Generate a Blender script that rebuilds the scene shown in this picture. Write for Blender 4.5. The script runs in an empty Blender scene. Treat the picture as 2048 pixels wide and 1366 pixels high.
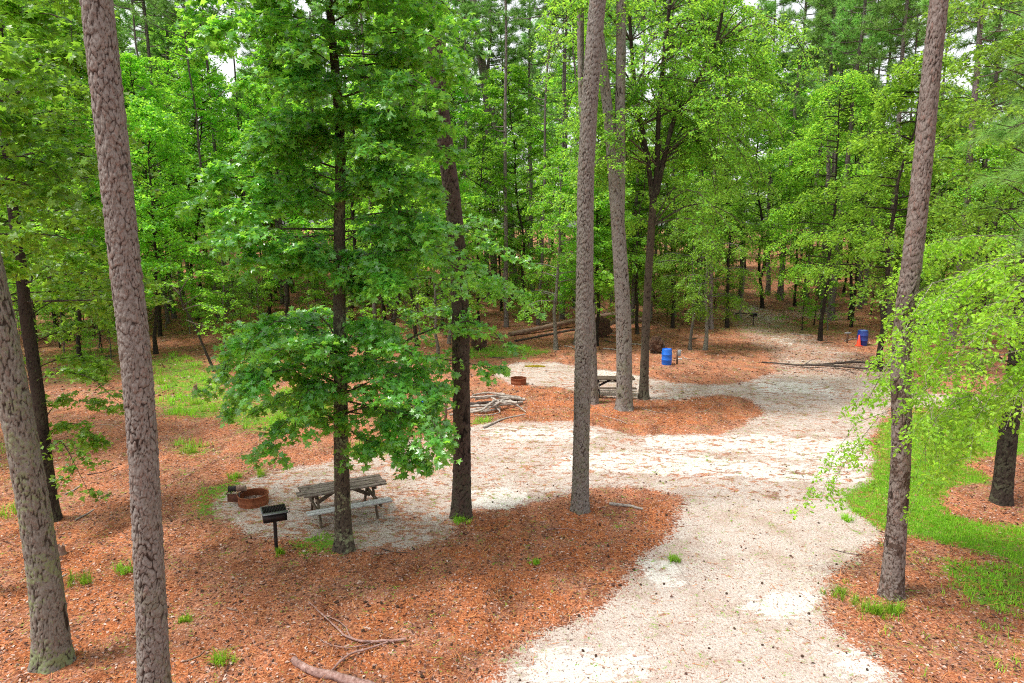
import bpy, math, random
import numpy as np
from mathutils import Vector, Matrix
sc = bpy.context.scene
C = sc.collection
# ---------------------------------------------------------------- camera
CH = 7.0; FPX = 1365.3; TH = math.atan(218 / FPX)
cam = bpy.data.objects.new('camera', bpy.data.cameras.new('camera'))
C.objects.link(cam); sc.camera = cam
cam.location = (0, 0, CH); cam.rotation_euler = (math.pi / 2 - TH, 0, 0)
cam.data.sensor_width = 36; cam.data.lens = 24.0
cam.data.clip_start = 0.1; cam.data.clip_end = 3000
# ---------------------------------------------------------------- sky, sun, exposure
SUN_EL, SUN_AZ = math.radians(66), math.radians(-105)      # azimuth clockwise from +Y
w = bpy.data.worlds.new('World'); sc.world = w; w.use_nodes = True
nt = w.node_tree; nt.nodes.clear()
sky = nt.nodes.new('ShaderNodeTexSky'); sky.sky_type = 'NISHITA'; sky.sun_disc = False
sky.sun_elevation = SUN_EL; sky.sun_rotation = SUN_AZ
sky.air_density = 1.0; sky.dust_density = 3.0; sky.ozone_density = 1.0
hs = nt.nodes.new('ShaderNodeHueSaturation'); hs.inputs['Saturation'].default_value = 0.12
hs.inputs['Value'].default_value = 1.25
bg = nt.nodes.new('ShaderNodeBackground'); bg.inputs['Strength'].default_value = 0.092
wo = nt.nodes.new('ShaderNodeOutputWorld')
nt.links.new(sky.outputs[0], hs.inputs['Color']); nt.links.new(hs.outputs[0], bg.inputs['Color'])
nt.links.new(bg.outputs[0], wo.inputs['Surface'])
sun = bpy.data.objects.new('sun', bpy.data.lights.new('sun', 'SUN')); C.objects.link(sun)
sun.data.energy = 1.5; sun.data.angle = math.radians(10); sun.data.color = (1.0, 0.95, 0.86)
sd = Vector((math.sin(SUN_AZ) * math.cos(SUN_EL), math.cos(SUN_AZ) * math.cos(SUN_EL), math.sin(SUN_EL)))
sun.rotation_euler = sd.to_track_quat('Z', 'Y').to_euler(); sun.location = (0, 0, 60)
vs = sc.view_settings
vs.view_transform = 'Standard'; vs.look = 'None'; vs.gamma = 1.0; vs.exposure = 1.40
sc.cycles.use_denoising = False; sc.cycles.max_bounces = 6; sc.cycles.diffuse_bounces = 4; sc.cycles.transmission_bounces = 4
sc.cycles.filter_width = 1.1; sc.cycles.glossy_bounces = 2; sc.cycles.sample_clamp_indirect = 6

# ---------------------------------------------------------------- ground shape and pixel helpers
def H(x, y):
    x = np.asarray(x, float); y = np.asarray(y, float)
    d = np.clip(y - 42, 0, None)
    rise = 8.5 * (1 - np.exp(-(d / 85.0) ** 1.3))
    und = 0.05 * np.sin(x * .31 + 1) * np.sin(y * .27) + 0.025 * np.sin(x * .9 + y * .4) * np.sin(y * .8 - x * .3)
    return rise + und * np.clip((y - 9) / 10, 0, 1)
def ray(px, py):
    a = (px - 1024) / FPX; b = (683 - py) / FPX
    return np.array([a, math.cos(TH) + b * math.sin(TH), -math.sin(TH) + b * math.cos(TH)])
def G(px, py, up=0.0):
    """point of the ground seen at pixel (px,py) of the 2048 px photograph"""
    d = ray(px, py); z = 0.0
    for _ in range(30):
        t = (z + up - CH) / d[2] if d[2] < -1e-4 else 400
        t = min(t, 400)
        z = z * .3 + .7 * float(H(d[0] * t, d[1] * t))
    return Vector((d[0] * t, d[1] * t, z + up))
def P(px, py, Y):
    """point at distance Y in front of the camera, in the direction of a pixel"""
    d = ray(px, py); t = Y / d[1]
    return Vector((d[0] * t, Y, CH + d[2] * t))

# ---------------------------------------------------------------- object helpers
def link(o, parent=None):
    C.objects.link(o)
    if parent is not None: o.parent = parent
    return o
def mesh_np(name, V, F, mat=None, parent=None, smooth=False, attr=None, mi=None):
    """V (n,3); F (m,k) uniform polygons or list of such arrays"""
    Fs = F if isinstance(F, list) else [F]
    Fs = [np.asarray(f, np.int32) for f in Fs if len(f)]
    me = bpy.data.meshes.new(name)
    V = np.asarray(V, np.float32)
    me.vertices.add(len(V)); me.vertices.foreach_set('co', V.ravel())
    loops = np.concatenate([f.ravel() for f in Fs]); cnt = np.concatenate([np.full(len(f), f.shape[1], np.int32) for f in Fs])
    st = np.concatenate([[0], np.cumsum(cnt)[:-1]]).astype(np.int32)
    me.loops.add(len(loops)); me.loops.foreach_set('vertex_index', loops)
    me.polygons.add(len(cnt)); me.polygons.foreach_set('loop_start', st)
    me.update(calc_edges=True)
    if smooth: me.polygons.foreach_set('use_smooth', np.ones(len(cnt), bool))
    if attr is not None:
        for an, ad in attr.items():
            ca = me.color_attributes.new(an, 'FLOAT_COLOR', 'POINT')
            ca.data.foreach_set('color', np.asarray(ad, np.float32).ravel())
    if mat is not None: me.materials.append(mat)
    return link(bpy.data.objects.new(name, me), parent)
def crown_mesh(name, wood, woodmat_, leaf, leafmat_, parent):
    Vw, Fw = wood; Vl, Fl = leaf
    Fw = np.asarray(Fw); Fl = np.asarray(Fl) + len(Vw)
    o = mesh_np(name, np.vstack([Vw, Vl]), [Fw, Fl], None, parent)
    me = o.data; me.materials.append(M[woodmat_]); me.materials.append(M[leafmat_])
    mi = np.zeros(len(me.polygons), np.int32); mi[len(Fw):] = 1; me.polygons.foreach_set('material_index', mi)
    sm = np.zeros(len(me.polygons), bool); sm[:len(Fw)] = True; me.polygons.foreach_set('use_smooth', sm)
    return o
def tag(o, label, cat, group=None, kind=None):
    if label: o['label'] = label
    if cat: o['category'] = cat
    if group: o['group'] = group
    if kind: o['kind'] = kind
    return o
def empty(name, loc, label, cat, group=None, rz=0):
    o = bpy.data.objects.new(name, None); o.empty_display_size = .2
    o.location = loc; o.rotation_euler = (0, 0, rz); link(o)
    return tag(o, label, cat, group)
class MB:
    """collects boxes, tubes, lathes into one mesh"""
    def __init__(s): s.V = []; s.Q = []; s.T = []; s.n = 0
    def add(s, V, F):
        V = np.asarray(V, float); F = np.asarray(F) + s.n
        (s.Q if F.shape[1] == 4 else s.T).append(F); s.V.append(V); s.n += len(V)
    def box(s, c, size, rot=None, bev=0.0):
        sx, sy, sz = [q / 2 for q in size]
        b = min(bev, sx * .9, sy * .9, sz * .9) if bev else 0
        if not b:
            V = np.array([[x, y, z] for x in (-sx, sx) for y in (-sy, sy) for z in (-sz, sz)])
            F = [[0, 1, 3, 2], [4, 6, 7, 5], [0, 4, 5, 1], [2, 3, 7, 6], [0, 2, 6, 4], [1, 5, 7, 3]]
            F = np.array(F)
        else:
            import bmesh
            bm = bmesh.new(); bmesh.ops.create_cube(bm, size=1)
            for v in bm.verts: v.co = Vector((v.co.x * sx * 2, v.co.y * sy * 2, v.co.z * sz * 2))
            bmesh.ops.bevel(bm, geom=bm.edges[:], offset=b, segments=1, affect='EDGES')
            bmesh.ops.triangulate(bm, faces=bm.faces[:]); bm.verts.index_update()
            V = np.array([v.co[:] for v in bm.verts]); F = np.array([[v.index for v in f.verts] for f in bm.faces]); bm.free()
        if rot is not None: V = V @ np.array(rot.to_3x3()).T
        s.add(V + np.array(c), F)
    def bar(s, a, b, wd, ht, bev=0.0):
        a = Vector(a); b = Vector(b); d = b - a
        q = d.to_track_quat('X', 'Z').to_matrix()
        s.box((a + b) / 2, (d.length, wd, ht), q, bev)
    def tube(s, pts, r, n=8):
        V, F = tubes(np.array([[list(p) for p in pts]]), np.array([np.broadcast_to(r, len(pts))]), n)
        s.add(V, F)
        for k, row in ((0, 0), (-1, len(pts) - 1)):
            c = len(V); base = row * n
            VV = np.vstack([V[base:base + n], [np.array(pts[k])]])
            s.add(VV, [[i, (i + 1) % n, n] if row else [(i + 1) % n, i, n] for i in range(n)])
    def lathe(s, prof, c=(0, 0, 0), n=32):
        K = len(prof); a = np.arange(n) * 2 * math.pi / n
        V = np.array([[r * math.cos(t), r * math.sin(t), z] for r, z in prof for t in a]) + np.array(c)
        F = [[k * n + i, k * n + (i + 1) % n, (k + 1) * n + (i + 1) % n, (k + 1) * n + i] for k in range(K - 1) for i in range(n)]
        s.add(V, F)
    def build(s, name, mat, parent=None, smooth=False):
        return mesh_np(name, np.vstack(s.V), [np.vstack(q) for q in (s.Q, s.T) if q], mat, parent, smooth)
def tubes(curves, radii, S):
    """curves (N,K,3), radii (N,K) -> verts, quads"""
    N, K, _ = curves.shape
    T = np.gradient(curves, axis=1)
    T /= np.linalg.norm(T, axis=2, keepdims=True) + 1e-9
    mt = T.mean(axis=1); ref = np.where(np.abs(mt[:, 2:3]) > .8, np.array([[1., .2, 0]]), np.array([[0, 0.1, 1.]]))[:, None, :]
    U = np.cross(T, np.broadcast_to(ref, T.shape)); U /= np.linalg.norm(U, axis=2, keepdims=True) + 1e-9
    W = np.cross(T, U)
    a = np.arange(S) * 2 * math.pi / S
    V = curves[:, :, None, :] + radii[:, :, None, None] * (U[:, :, None, :] * np.cos(a)[None, None, :, None] + W[:, :, None, :] * np.sin(a)[None, None, :, None])
    idx = np.arange(N * K * S).reshape(N, K, S); nx = np.roll(idx, -1, axis=2)
    F = np.stack([idx[:, :-1], idx[:, 1:], nx[:, 1:], nx[:, :-1]], -1).reshape(-1, 4)
    return V.reshape(-1, 3), F
def resample(pts, K):
    pts = np.array([list(p) for p in pts], float)
    # Catmull-Rom through the points
    n = len(pts)
    if n > 2:
        e = np.vstack([2 * pts[0] - pts[1], pts, 2 * pts[-1] - pts[-2]]); out = []
        for i in range(n - 1):
            p0, p1, p2, p3 = e[i:i + 4]
            for t in np.linspace(0, 1, 8, endpoint=False):
                out.append(.5 * (2 * p1 + (p2 - p0) * t + (2 * p0 - 5 * p1 + 4 * p2 - p3) * t * t + (3 * p1 - p0 - 3 * p2 + p3) * t ** 3))
        out.append(pts[-1]); pts = np.array(out)
    s = np.concatenate([[0], np.cumsum(np.linalg.norm(np.diff(pts, axis=0), axis=1))])
    q = np.linspace(0, s[-1], K)
    return np.stack([np.interp(q, s, pts[:, k]) for k in range(3)], 1)

# ---------------------------------------------------------------- materials
def newmat(name):
    m = bpy.data.materials.new(name); m.use_nodes = True; t = m.node_tree; t.nodes.clear()
    out = t.nodes.new('ShaderNodeOutputMaterial')
    def nd(kind, **kw):
        n = t.nodes.new('ShaderNode' + kind)
        for k, v in kw.items():
            if k in n.inputs.keys() if hasattr(n.inputs, 'keys') else False: pass
            setattr(n, k, v)
        return n
    return m, t, out, nd
def setin(n, **kw):
    for k, v in kw.items(): n.inputs[k.replace('_', ' ')].default_value = v
def ramp(t, stops, src=None, interp='LINEAR'):
    r = t.nodes.new('ShaderNodeValToRGB'); r.color_ramp.interpolation = interp
    el = r.color_ramp.elements
    while len(el) < len(stops): el.new(.5)
    for e, (p, c) in zip(el, stops): e.position = p; e.color = (*c, 1) if len(c) == 3 else c
    if src is not None: t.links.new(src, r.inputs[0])
    return r
def mixc(t, f, a, b, mode='MIX'):
    m = t.nodes.new('ShaderNodeMix'); m.data_type = 'RGBA'; m.blend_type = mode
    for s, v in ((m.inputs[0], f), (m.inputs[6], a), (m.inputs[7], b)):
        if isinstance(v, (int, float)): s.default_value = v
        elif isinstance(v, tuple): s.default_value = (*v, 1)
        else: t.links.new(v, s)
    return m.outputs[2]
def mth(t, op, a, b=0.0, c=0.0, clamp=False):
    m = t.nodes.new('ShaderNodeMath'); m.operation = op; m.use_clamp = clamp
    for s, v in zip(m.inputs, (a, b, c)):
        if isinstance(v, (int, float)): s.default_value = v
        else: t.links.new(v, s)
    return m.outputs[0]
def noise(t, vec, scale, detail=4, rough=.6, dist=0.0):
    n = t.nodes.new('ShaderNodeTexNoise'); setin(n, Scale=scale, Detail=detail, Roughness=rough, Distortion=dist)
    if vec is not None: t.links.new(vec, n.inputs['Vector'])
    return n
def mapping(t, vec, scale=(1, 1, 1), rot=(0, 0, 0)):
    m = t.nodes.new('ShaderNodeMapping'); m.inputs['Scale'].default_value = scale; m.inputs['Rotation'].default_value = rot
    t.links.new(vec, m.inputs['Vector']); return m.outputs[0]
def maprange(t, v, a, b, c=0., d=1.):
    m = t.nodes.new('ShaderNodeMapRange'); m.interpolation_type = 'SMOOTHSTEP'
    t.links.new(v, m.inputs[0])
    for i, q in enumerate((a, b, c, d)): m.inputs[i + 1].default_value = q
    return m.outputs[0]
def pos(t): return t.nodes.new('ShaderNodeNewGeometry').outputs['Position']
def objc(t): return t.nodes.new('ShaderNodeTexCoord').outputs['Object']
def finish(m, t, out, col, rough=.8, bump=None, bstr=.4, bdist=.02, metal=0.0, spec=.3):
    p = t.nodes.new('ShaderNodeBsdfPrincipled')
    if isinstance(col, tuple): p.inputs['Base Color'].default_value = (*col, 1)
    else: t.links.new(col, p.inputs['Base Color'])
    if isinstance(rough, (int, float)): p.inputs['Roughness'].default_value = rough
    else: t.links.new(rough, p.inputs['Roughness'])
    p.inputs['Metallic'].default_value = metal; p.inputs['Specular IOR Level'].default_value = spec
    if bump is not None:
        b = t.nodes.new('ShaderNodeBump'); setin(b, Strength=bstr, Distance=bdist)
        t.links.new(bump, b.inputs['Height']); t.links.new(b.outputs[0], p.inputs['Normal'])
    t.links.new(p.outputs[0], out.inputs['Surface']); return m
def leafmat(name, base, base2, trans, objvar=.25, gloss=.35, rough=.38, tf=.48):
    m, t, out, nd = newmat(name)
    g = t.nodes.new('ShaderNodeNewGeometry'); oi = t.nodes.new('ShaderNodeObjectInfo')
    n = noise(t, g.outputs['Position'], .45, 2)
    f = mth(t, 'ADD', mth(t, 'MULTIPLY', g.outputs['Random Per Island'], .55), mth(t, 'MULTIPLY', maprange(t, n.outputs['Fac'], .35, .65), .45))
    col = mixc(t, f, base, base2)
    hsv = t.nodes.new('ShaderNodeHueSaturation'); t.links.new(col, hsv.inputs['Color'])
    v = mth(t, 'ADD', 1 - objvar * .6, mth(t, 'MULTIPLY', oi.outputs['Random'], objvar * 1.6))
    v2 = mth(t, 'MULTIPLY', v, mth(t, 'ADD', .72, mth(t, 'MULTIPLY', g.outputs['Random Per Island'], .56)))
    t.links.new(v2, hsv.inputs['Value'])
    hue = mth(t, 'ADD', .5 - .018, mth(t, 'MULTIPLY', oi.outputs['Random'], .03)); t.links.new(hue, hsv.inputs['Hue'])
    tr = mixc(t, f, trans, tuple(min(1, c * 1.35) for c in trans))
    hs2 = t.nodes.new('ShaderNodeHueSaturation'); t.links.new(tr, hs2.inputs['Color']); t.links.new(v2, hs2.inputs['Value'])
    p = t.nodes.new('ShaderNodeBsdfPrincipled'); t.links.new(hsv.outputs[0], p.inputs['Base Color'])
    p.inputs['Roughness'].default_value = rough; p.inputs['Specular IOR Level'].default_value = gloss
    tl = t.nodes.new('ShaderNodeBsdfTranslucent'); t.links.new(hs2.outputs[0], tl.inputs['Color'])
    mx = t.nodes.new('ShaderNodeMixShader'); mx.inputs[0].default_value = tf
    t.links.new(p.outputs[0], mx.inputs[1]); t.links.new(tl.outputs[0], mx.inputs[2])
    t.links.new(mx.outputs[0], out.inputs['Surface']); return m
M = {}
M['gum_leaf'] = leafmat('sweetgum_leaf', (.075, .25, .06), (.14, .38, .06), (.34, .66, .05), .1, 1.0, .3)
M['gum_leaf_back'] = leafmat('broad_leaf', (.07, .23, .035), (.19, .40, .04), (.38, .70, .05), .4, .5)
M['elm_leaf'] = leafmat('elm_leaf', (.085, .25, .03), (.17, .36, .04), (.36, .60, .05), .3)
M['elm_leaf_near'] = leafmat('bright_elm_leaf', (.14, .36, .03), (.27, .50, .04), (.46, .74, .05), .1)
M['pine_leaf'] = leafmat('pine_needle', (.14, .32, .07), (.22, .44, .10), (.30, .54, .10), .3, .4, .5, .35)
M['grass'] = leafmat('grass_blade', (.12, .31, .016), (.25, .45, .03), (.34, .58, .03), .3, .25, .5, .35)
M['dry_leaf'] = leafmat('dead_leaf', (.30, .09, .03), (.42, .15, .06), (.5, .2, .08), .2, .2, .6, .2)

def bark_attr_mat(name, ca, cb, cc, crev, lich, lichamt):
    m, t, out, nd = newmat(name)
    a = t.nodes.new('ShaderNodeVertexColor'); a.layer_name = 'bark'
    s = t.nodes.new('ShaderNodeSeparateColor'); t.links.new(a.outputs[0], s.inputs[0])
    ps = pos(t); n1 = noise(t, ps, 14, 6, .7); n2 = noise(t, mapping(t, ps, (60, 60, 25)), 1, 4, .7); n3 = noise(t, ps, 2.2, 3)
    c = ramp(t, [(0, ca), (.22, cb), (.34, ca), (.46, tuple(x * 1.15 for x in ca)), (.56, cb), (.66, cc), (.72, ca), (1, cb)], s.outputs[1]).outputs[0]
    c = mixc(t, .55, c, ramp(t, [(.25, tuple(x * .45 for x in cb)), (.5, ca), (.75, tuple(min(1, x * 1.5) for x in ca))], n2.outputs['Fac']).outputs[0])
    c = mixc(t, maprange(t, n1.outputs['Fac'], .55, .75, 0, .5), c, tuple(x * .4 for x in cb))
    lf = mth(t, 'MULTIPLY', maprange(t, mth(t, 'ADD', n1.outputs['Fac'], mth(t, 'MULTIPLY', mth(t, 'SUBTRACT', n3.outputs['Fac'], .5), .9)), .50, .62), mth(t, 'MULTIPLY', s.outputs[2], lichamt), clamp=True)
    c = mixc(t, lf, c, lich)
    c = mixc(t, maprange(t, s.outputs[0], 0.05, .75), crev, c)
    return finish(m, t, out, c, .9, n2.outputs['Fac'], .5, .01, 0, .2)
M['pine_bark'] = bark_attr_mat('pine_bark', (.225, .205, .19), (.11, .082, .066), (.20, .105, .075), (.03, .02, .016), (.15, .17, .08), .45)
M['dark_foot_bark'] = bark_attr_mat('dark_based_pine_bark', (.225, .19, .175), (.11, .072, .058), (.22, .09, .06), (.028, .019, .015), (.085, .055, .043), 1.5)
M['mossy_bark'] = bark_attr_mat('lichen_bark', (.21, .195, .17), (.11, .085, .066), (.17, .09, .065), (.035, .026, .019), (.20, .235, .12), 1.0)
M['dark_pine_bark'] = bark_attr_mat('brown_pine_bark', (.085, .062, .052), (.045, .028, .022), (.085, .04, .028), (.010, .007, .005), (.09, .11, .06), .3)
M['gum_bark'] = bark_attr_mat('sweetgum_bark', (.085, .07, .052), (.05, .038, .028), (.10, .075, .055), (.014, .011, .009), (.22, .25, .14), 1.0)
M['elm_bark'] = bark_attr_mat('elm_bark', (.09, .07, .052), (.055, .04, .03), (.10, .075, .055), (.018, .013, .010), (.17, .18, .12), .5)
M['dark_bark'] = bark_attr_mat('dark_hardwood_bark', (.045, .034, .028), (.026, .019, .015), (.055, .042, .032), (.010, .007, .006), (.12, .13, .08), .5)
def simple_bark(name, a, b, lich=None):
    m, t, out, nd = newmat(name); ps = objc(t); oi = t.nodes.new('ShaderNodeObjectInfo')
    v = t.nodes.new('ShaderNodeTexVoronoi'); v.feature = 'DISTANCE_TO_EDGE'; v.inputs['Scale'].default_value = 1
    t.links.new(mapping(t, ps, (14, 14, 5)), v.inputs['Vector'])
    n = noise(t, mapping(t, ps, (9, 9, 2.5)), 1, 5, .7)
    c = ramp(t, [(.3, a), (.7, b)], n.outputs['Fac']).outputs[0]
    if lich: c = mixc(t, maprange(t, noise(t, ps, 6, 4).outputs['Fac'], .55, .66, 0, .7), c, lich)
    c = mixc(t, maprange(t, v.outputs['Distance'], 0, .12), tuple(x * .3 for x in a), c)
    hsv = t.nodes.new('ShaderNodeHueSaturation'); t.links.new(c, hsv.inputs['Color'])
    t.links.new(mth(t, 'ADD', .7, mth(t, 'MULTIPLY', oi.outputs['Random'], .6)), hsv.inputs['Value'])
    return finish(m, t, out, hsv.outputs[0], .9, v.outputs['Distance'], .6, .02, 0, .2)
M['far_pine_bark'] = simple_bark('distant_pine_bark', (.13, .10, .09), (.27, .23, .215))
M['far_bark'] = simple_bark('distant_hardwood_bark', (.022, .016, .012), (.055, .04, .03), (.08, .09, .055))
M['grey_bark'] = simple_bark('smooth_grey_bark', (.12, .11, .09), (.24, .22, .19), (.2, .23, .14))
M['twig'] = simple_bark('twig_bark', (.05, .04, .03), (.13, .11, .08))
M['pale_twig'] = simple_bark('pale_twig_bark', (.20, .18, .13), (.36, .33, .25))
def woodmat(name, a, b, c3, sc_=(3, 60, 60), rough=.85):
    m, t, out, nd = newmat(name); ps = objc(t)
    n = noise(t, mapping(t, ps, sc_), 1, 6, .7); n2 = noise(t, ps, 7, 5, .7)
    c = ramp(t, [(.3, a), (.5, b), (.72, c3)], n.outputs['Fac']).outputs[0]
    c = mixc(t, maprange(t, n2.outputs['Fac'], .5, .68, 0, .75), c, tuple(x * .35 for x in a))
    return finish(m, t, out, c, rough, n.outputs['Fac'], .5, .006)
M['table_wood'] = woodmat('weathered_wood', (.05, .033, .024), (.17, .13, .105), (.46, .41, .37), (2.2, 38, 38))
M['table_frame'] = woodmat('dark_stained_wood', (.05, .035, .025), (.11, .08, .055), (.19, .15, .11))
M['bench_wood'] = woodmat('grey_bench_wood', (.24, .23, .23), (.42, .42, .42), (.58, .58, .58))
M['table_dark'] = woodmat('old_brown_wood', (.03, .02, .014), (.085, .058, .04), (.16, .12, .085))
M['dead_wood'] = woodmat('bleached_dead_wood', (.18, .14, .115), (.36, .31, .27), (.52, .47, .42), (9, 9, 9))
M['log_bark'] = woodmat('fallen_log_bark', (.13, .075, .055), (.27, .17, .125), (.40, .31, .26), (14, 14, 14))
M['stick'] = woodmat('fallen_stick_bark', (.16, .085, .07), (.32, .185, .155), (.48, .36, .33), (18, 18, 18))
M['dark_stick'] = woodmat('dark_stick_bark', (.035, .026, .02), (.08, .06, .05), (.14, .115, .1), (18, 18, 18))
M['roots'] = woodmat('root_soil', (.03, .017, .011), (.085, .045, .028), (.17, .09, .055), (20, 20, 20), 1)
M['charred'] = woodmat('charred_wood', (.012, .011, .012), (.03, .026, .026), (.09, .06, .05), (15, 15, 15))
def rust(name, a, b, c3, metal=.2, rough=.75):
    m, t, out, nd = newmat(name); ps = objc(t)
    n = noise(t, ps, 9, 6, .7); n2 = noise(t, mapping(t, ps, (14, 14, 3)), 1, 4)
    c = ramp(t, [(.3, a), (.5, b), (.7, c3)], n.outputs['Fac']).outputs[0]
    c = mixc(t, maprange(t, n2.outputs['Fac'], .55, .7, 0, .6), c, tuple(x * .5 for x in a))
    return finish(m, t, out, c, rough, n.outputs['Fac'], .25, .005, metal)
M['rust'] = rust('rusty_steel', (.14, .05, .025), (.26, .085, .038), (.36, .13, .06))
M['rust_dark'] = rust('sooty_rusty_steel', (.05, .022, .015), (.12, .045, .028), (.22, .08, .05))
M['black_metal'] = rust('blackened_steel', (.012, .011, .011), (.022, .02, .02), (.06, .03, .025), .3, .55)
M['steel_edge'] = rust('worn_grey_steel', (.08, .08, .085), (.16, .16, .17), (.25, .25, .26), .4, .5)
M['ash'] = rust('ash_and_charcoal', (.05, .035, .03), (.22, .15, .12), (.42, .33, .28), 0, 1)
def plastic(name, c, r=.4):
    m, t, out, nd = newmat(name); n = noise(t, objc(t), 5, 5, .7)
    return finish(m, t, out, mixc(t, maprange(t, n.outputs['Fac'], .4, .75, 0, .45), c, tuple(x * .55 for x in c)), r, n.outputs['Fac'], .1, .01, 0, .5)
M['blue'] = plastic('blue_plastic', (.008, .13, .62)); M['navy'] = plastic('dark_blue_plastic', (.012, .035, .22))
M['navy_top'] = plastic('pale_blue_lid', (.06, .16, .34)); M['cone'] = plastic('orange_red_plastic', (.85, .06, .02)); M['black'] = plastic('black_rubber', (.02, .02, .02), .7)
M['box_grey'] = plastic('grey_painted_metal', (.30, .32, .33)); M['sign_white'] = plastic('white_painted_board', (.65, .65, .62))
M['post'] = woodmat('post_wood', (.08, .05, .035), (.16, .10, .07), (.26, .18, .13))
M['cone_brown'] = woodmat('pine_cone_scales', (.03, .017, .011), (.09, .05, .032), (.20, .13, .09), (30, 30, 30))

# ground
def ground_mat():
    m, t, out, nd = newmat('forest_floor')
    a = t.nodes.new('ShaderNodeVertexColor'); a.layer_name = 'cover'
    s = t.nodes.new('ShaderNodeSeparateColor'); t.links.new(a.outputs[0], s.inputs[0])
    ps = pos(t)
    nA = noise(t, ps, .9, 5, .6).outputs['Fac']; nB = noise(t, ps, 4.5, 7, .72, .4).outputs['Fac']
    nC = noise(t, mapping(t, ps, (30, 12, 30), (0, 0, .5)), 1, 4, .75).outputs['Fac']
    nD = noise(t, mapping(t, ps, (13, 34, 30), (0, 0, .2)), 1, 4, .75).outputs['Fac']
    fine = mth(t, 'MULTIPLY', mth(t, 'ADD', nC, nD), .5)
    v = t.nodes.new('ShaderNodeTexVoronoi'); v.inputs['Scale'].default_value = 1; v.inputs['Randomness'].default_value = 1
    t.links.new(mapping(t, ps, (26, 15, 10), (0, 0, .35)), v.inputs['Vector'])
    vs_ = t.nodes.new('ShaderNodeSeparateColor'); t.links.new(v.outputs['Color'], vs_.inputs[0])
    nS = noise(t, mapping(t, ps, (1.5, 3.0, 1), (0, 0, -.35)), 1, 6, .68, 1.6).outputs['Fac']
    # pine straw
    straw = ramp(t, [(.40, (.085, .027, .015)), (.47, (.28, .085, .033)), (.54, (.47, .16, .062)), (.62, (.62, .31, .16))], fine).outputs[0]
    tn = t.nodes.new('ShaderNodeVertexColor'); tn.layer_name = 'tone'; tns = t.nodes.new('ShaderNodeSeparateColor'); t.links.new(tn.outputs[0], tns.inputs[0])
    pk = ramp(t, [(.40, (.085, .030, .019)), (.47, (.29, .10, .05)), (.54, (.49, .20, .105)), (.62, (.64, .38, .26))], fine).outputs[0]
    straw = mixc(t, maprange(t, mth(t, 'ADD', tns.outputs[0], mth(t, 'MULTIPLY', mth(t, 'SUBTRACT', nB, .5), 2.0)), .1, .9, .15, 1), pk, straw)
    straw = mixc(t, maprange(t, nA, .42, .62, 0, .5), straw, ramp(t, [(.4, (.17, .075, .05)), (.6, (.42, .25, .19))], fine).outputs[0])
    chip = mth(t, 'MULTIPLY', mth(t, 'GREATER_THAN', vs_.outputs[0], .74), mth(t, 'LESS_THAN', v.outputs['Distance'], .42))
    chipc = ramp(t, [(0, (.08, .04, .03)), (.4, (.30, .17, .13)), (1, (.52, .38, .33))], vs_.outputs[1]).outputs[0]
    nL = noise(t, mapping(t, ps, (1.6, .7, 1)), 1, 6, .7).outputs['Fac']
    straw = mixc(t, 1.0, straw, ramp(t, [(.36, (.55, .50, .48)), (.5, (1, 1, 1)), (.62, (1.25, 1.2, 1.15))], nL).outputs[0], 'MULTIPLY')
    straw = mixc(t, chip, straw, chipc)
    # sand
    sand = ramp(t, [(.36, (.25, .18, .15)), (.45, (.42, .345, .305)), (.56, (.56, .50, .455))], fine).outputs[0]
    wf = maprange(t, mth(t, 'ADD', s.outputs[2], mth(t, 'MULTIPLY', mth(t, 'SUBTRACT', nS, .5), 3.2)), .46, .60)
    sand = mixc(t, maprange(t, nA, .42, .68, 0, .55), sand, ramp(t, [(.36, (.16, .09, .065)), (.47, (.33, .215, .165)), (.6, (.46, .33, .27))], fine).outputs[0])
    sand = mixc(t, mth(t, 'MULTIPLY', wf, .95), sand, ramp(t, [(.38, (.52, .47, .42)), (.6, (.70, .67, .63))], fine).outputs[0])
    spk = mth(t, 'MULTIPLY', mth(t, 'GREATER_THAN', vs_.outputs[2], .94), mth(t, 'LESS_THAN', v.outputs['Distance'], .30))
    sand = mixc(t, mth(t, 'MULTIPLY', spk, .8), sand, ramp(t, [(0, (.14, .08, .06)), (1, (.46, .17, .08))], vs_.outputs[1]).outputs[0])
    drift = maprange(t, mth(t, 'ADD', mth(t, 'MULTIPLY', mth(t, 'SUBTRACT', nB, .5), 3.2), mth(t, 'ADD', mth(t, 'MULTIPLY', mth(t, 'SUBTRACT', .5, nS), 3.6), mth(t, 'MULTIPLY', a.outputs['Alpha'], .9))), .62, 1.0, 0, .85)
    sand = mixc(t, drift, sand, straw)
    nG = noise(t, mapping(t, ps, (1, 1, 1)), 60, 3, .8).outputs['Fac']
    # grass floor
    gr = ramp(t, [(.38, (.05, .11, .012)), (.5, (.11, .26, .018)), (.62, (.22, .36, .04))], fine).outputs[0]
    nE = noise(t, ps, 16, 5, .75).outputs['Fac']
    edge = mth(t, 'ADD', mth(t, 'MULTIPLY', mth(t, 'SUBTRACT', nE, .5), 2.0), mth(t, 'ADD', mth(t, 'MULTIPLY', mth(t, 'SUBTRACT', nB, .5), 2.4), mth(t, 'MULTIPLY', mth(t, 'SUBTRACT', fine, .5), 3.0)))
    c = mixc(t, maprange(t, mth(t, 'ADD', s.outputs[0], edge), .38, .64), straw, sand)
    c = mixc(t, maprange(t, mth(t, 'ADD', s.outputs[1], mth(t, 'ADD', mth(t, 'MULTIPLY', mth(t, 'SUBTRACT', nA, .5), 1.3), mth(t, 'MULTIPLY', edge, 1.2))), .46, .64), c, gr)
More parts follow.
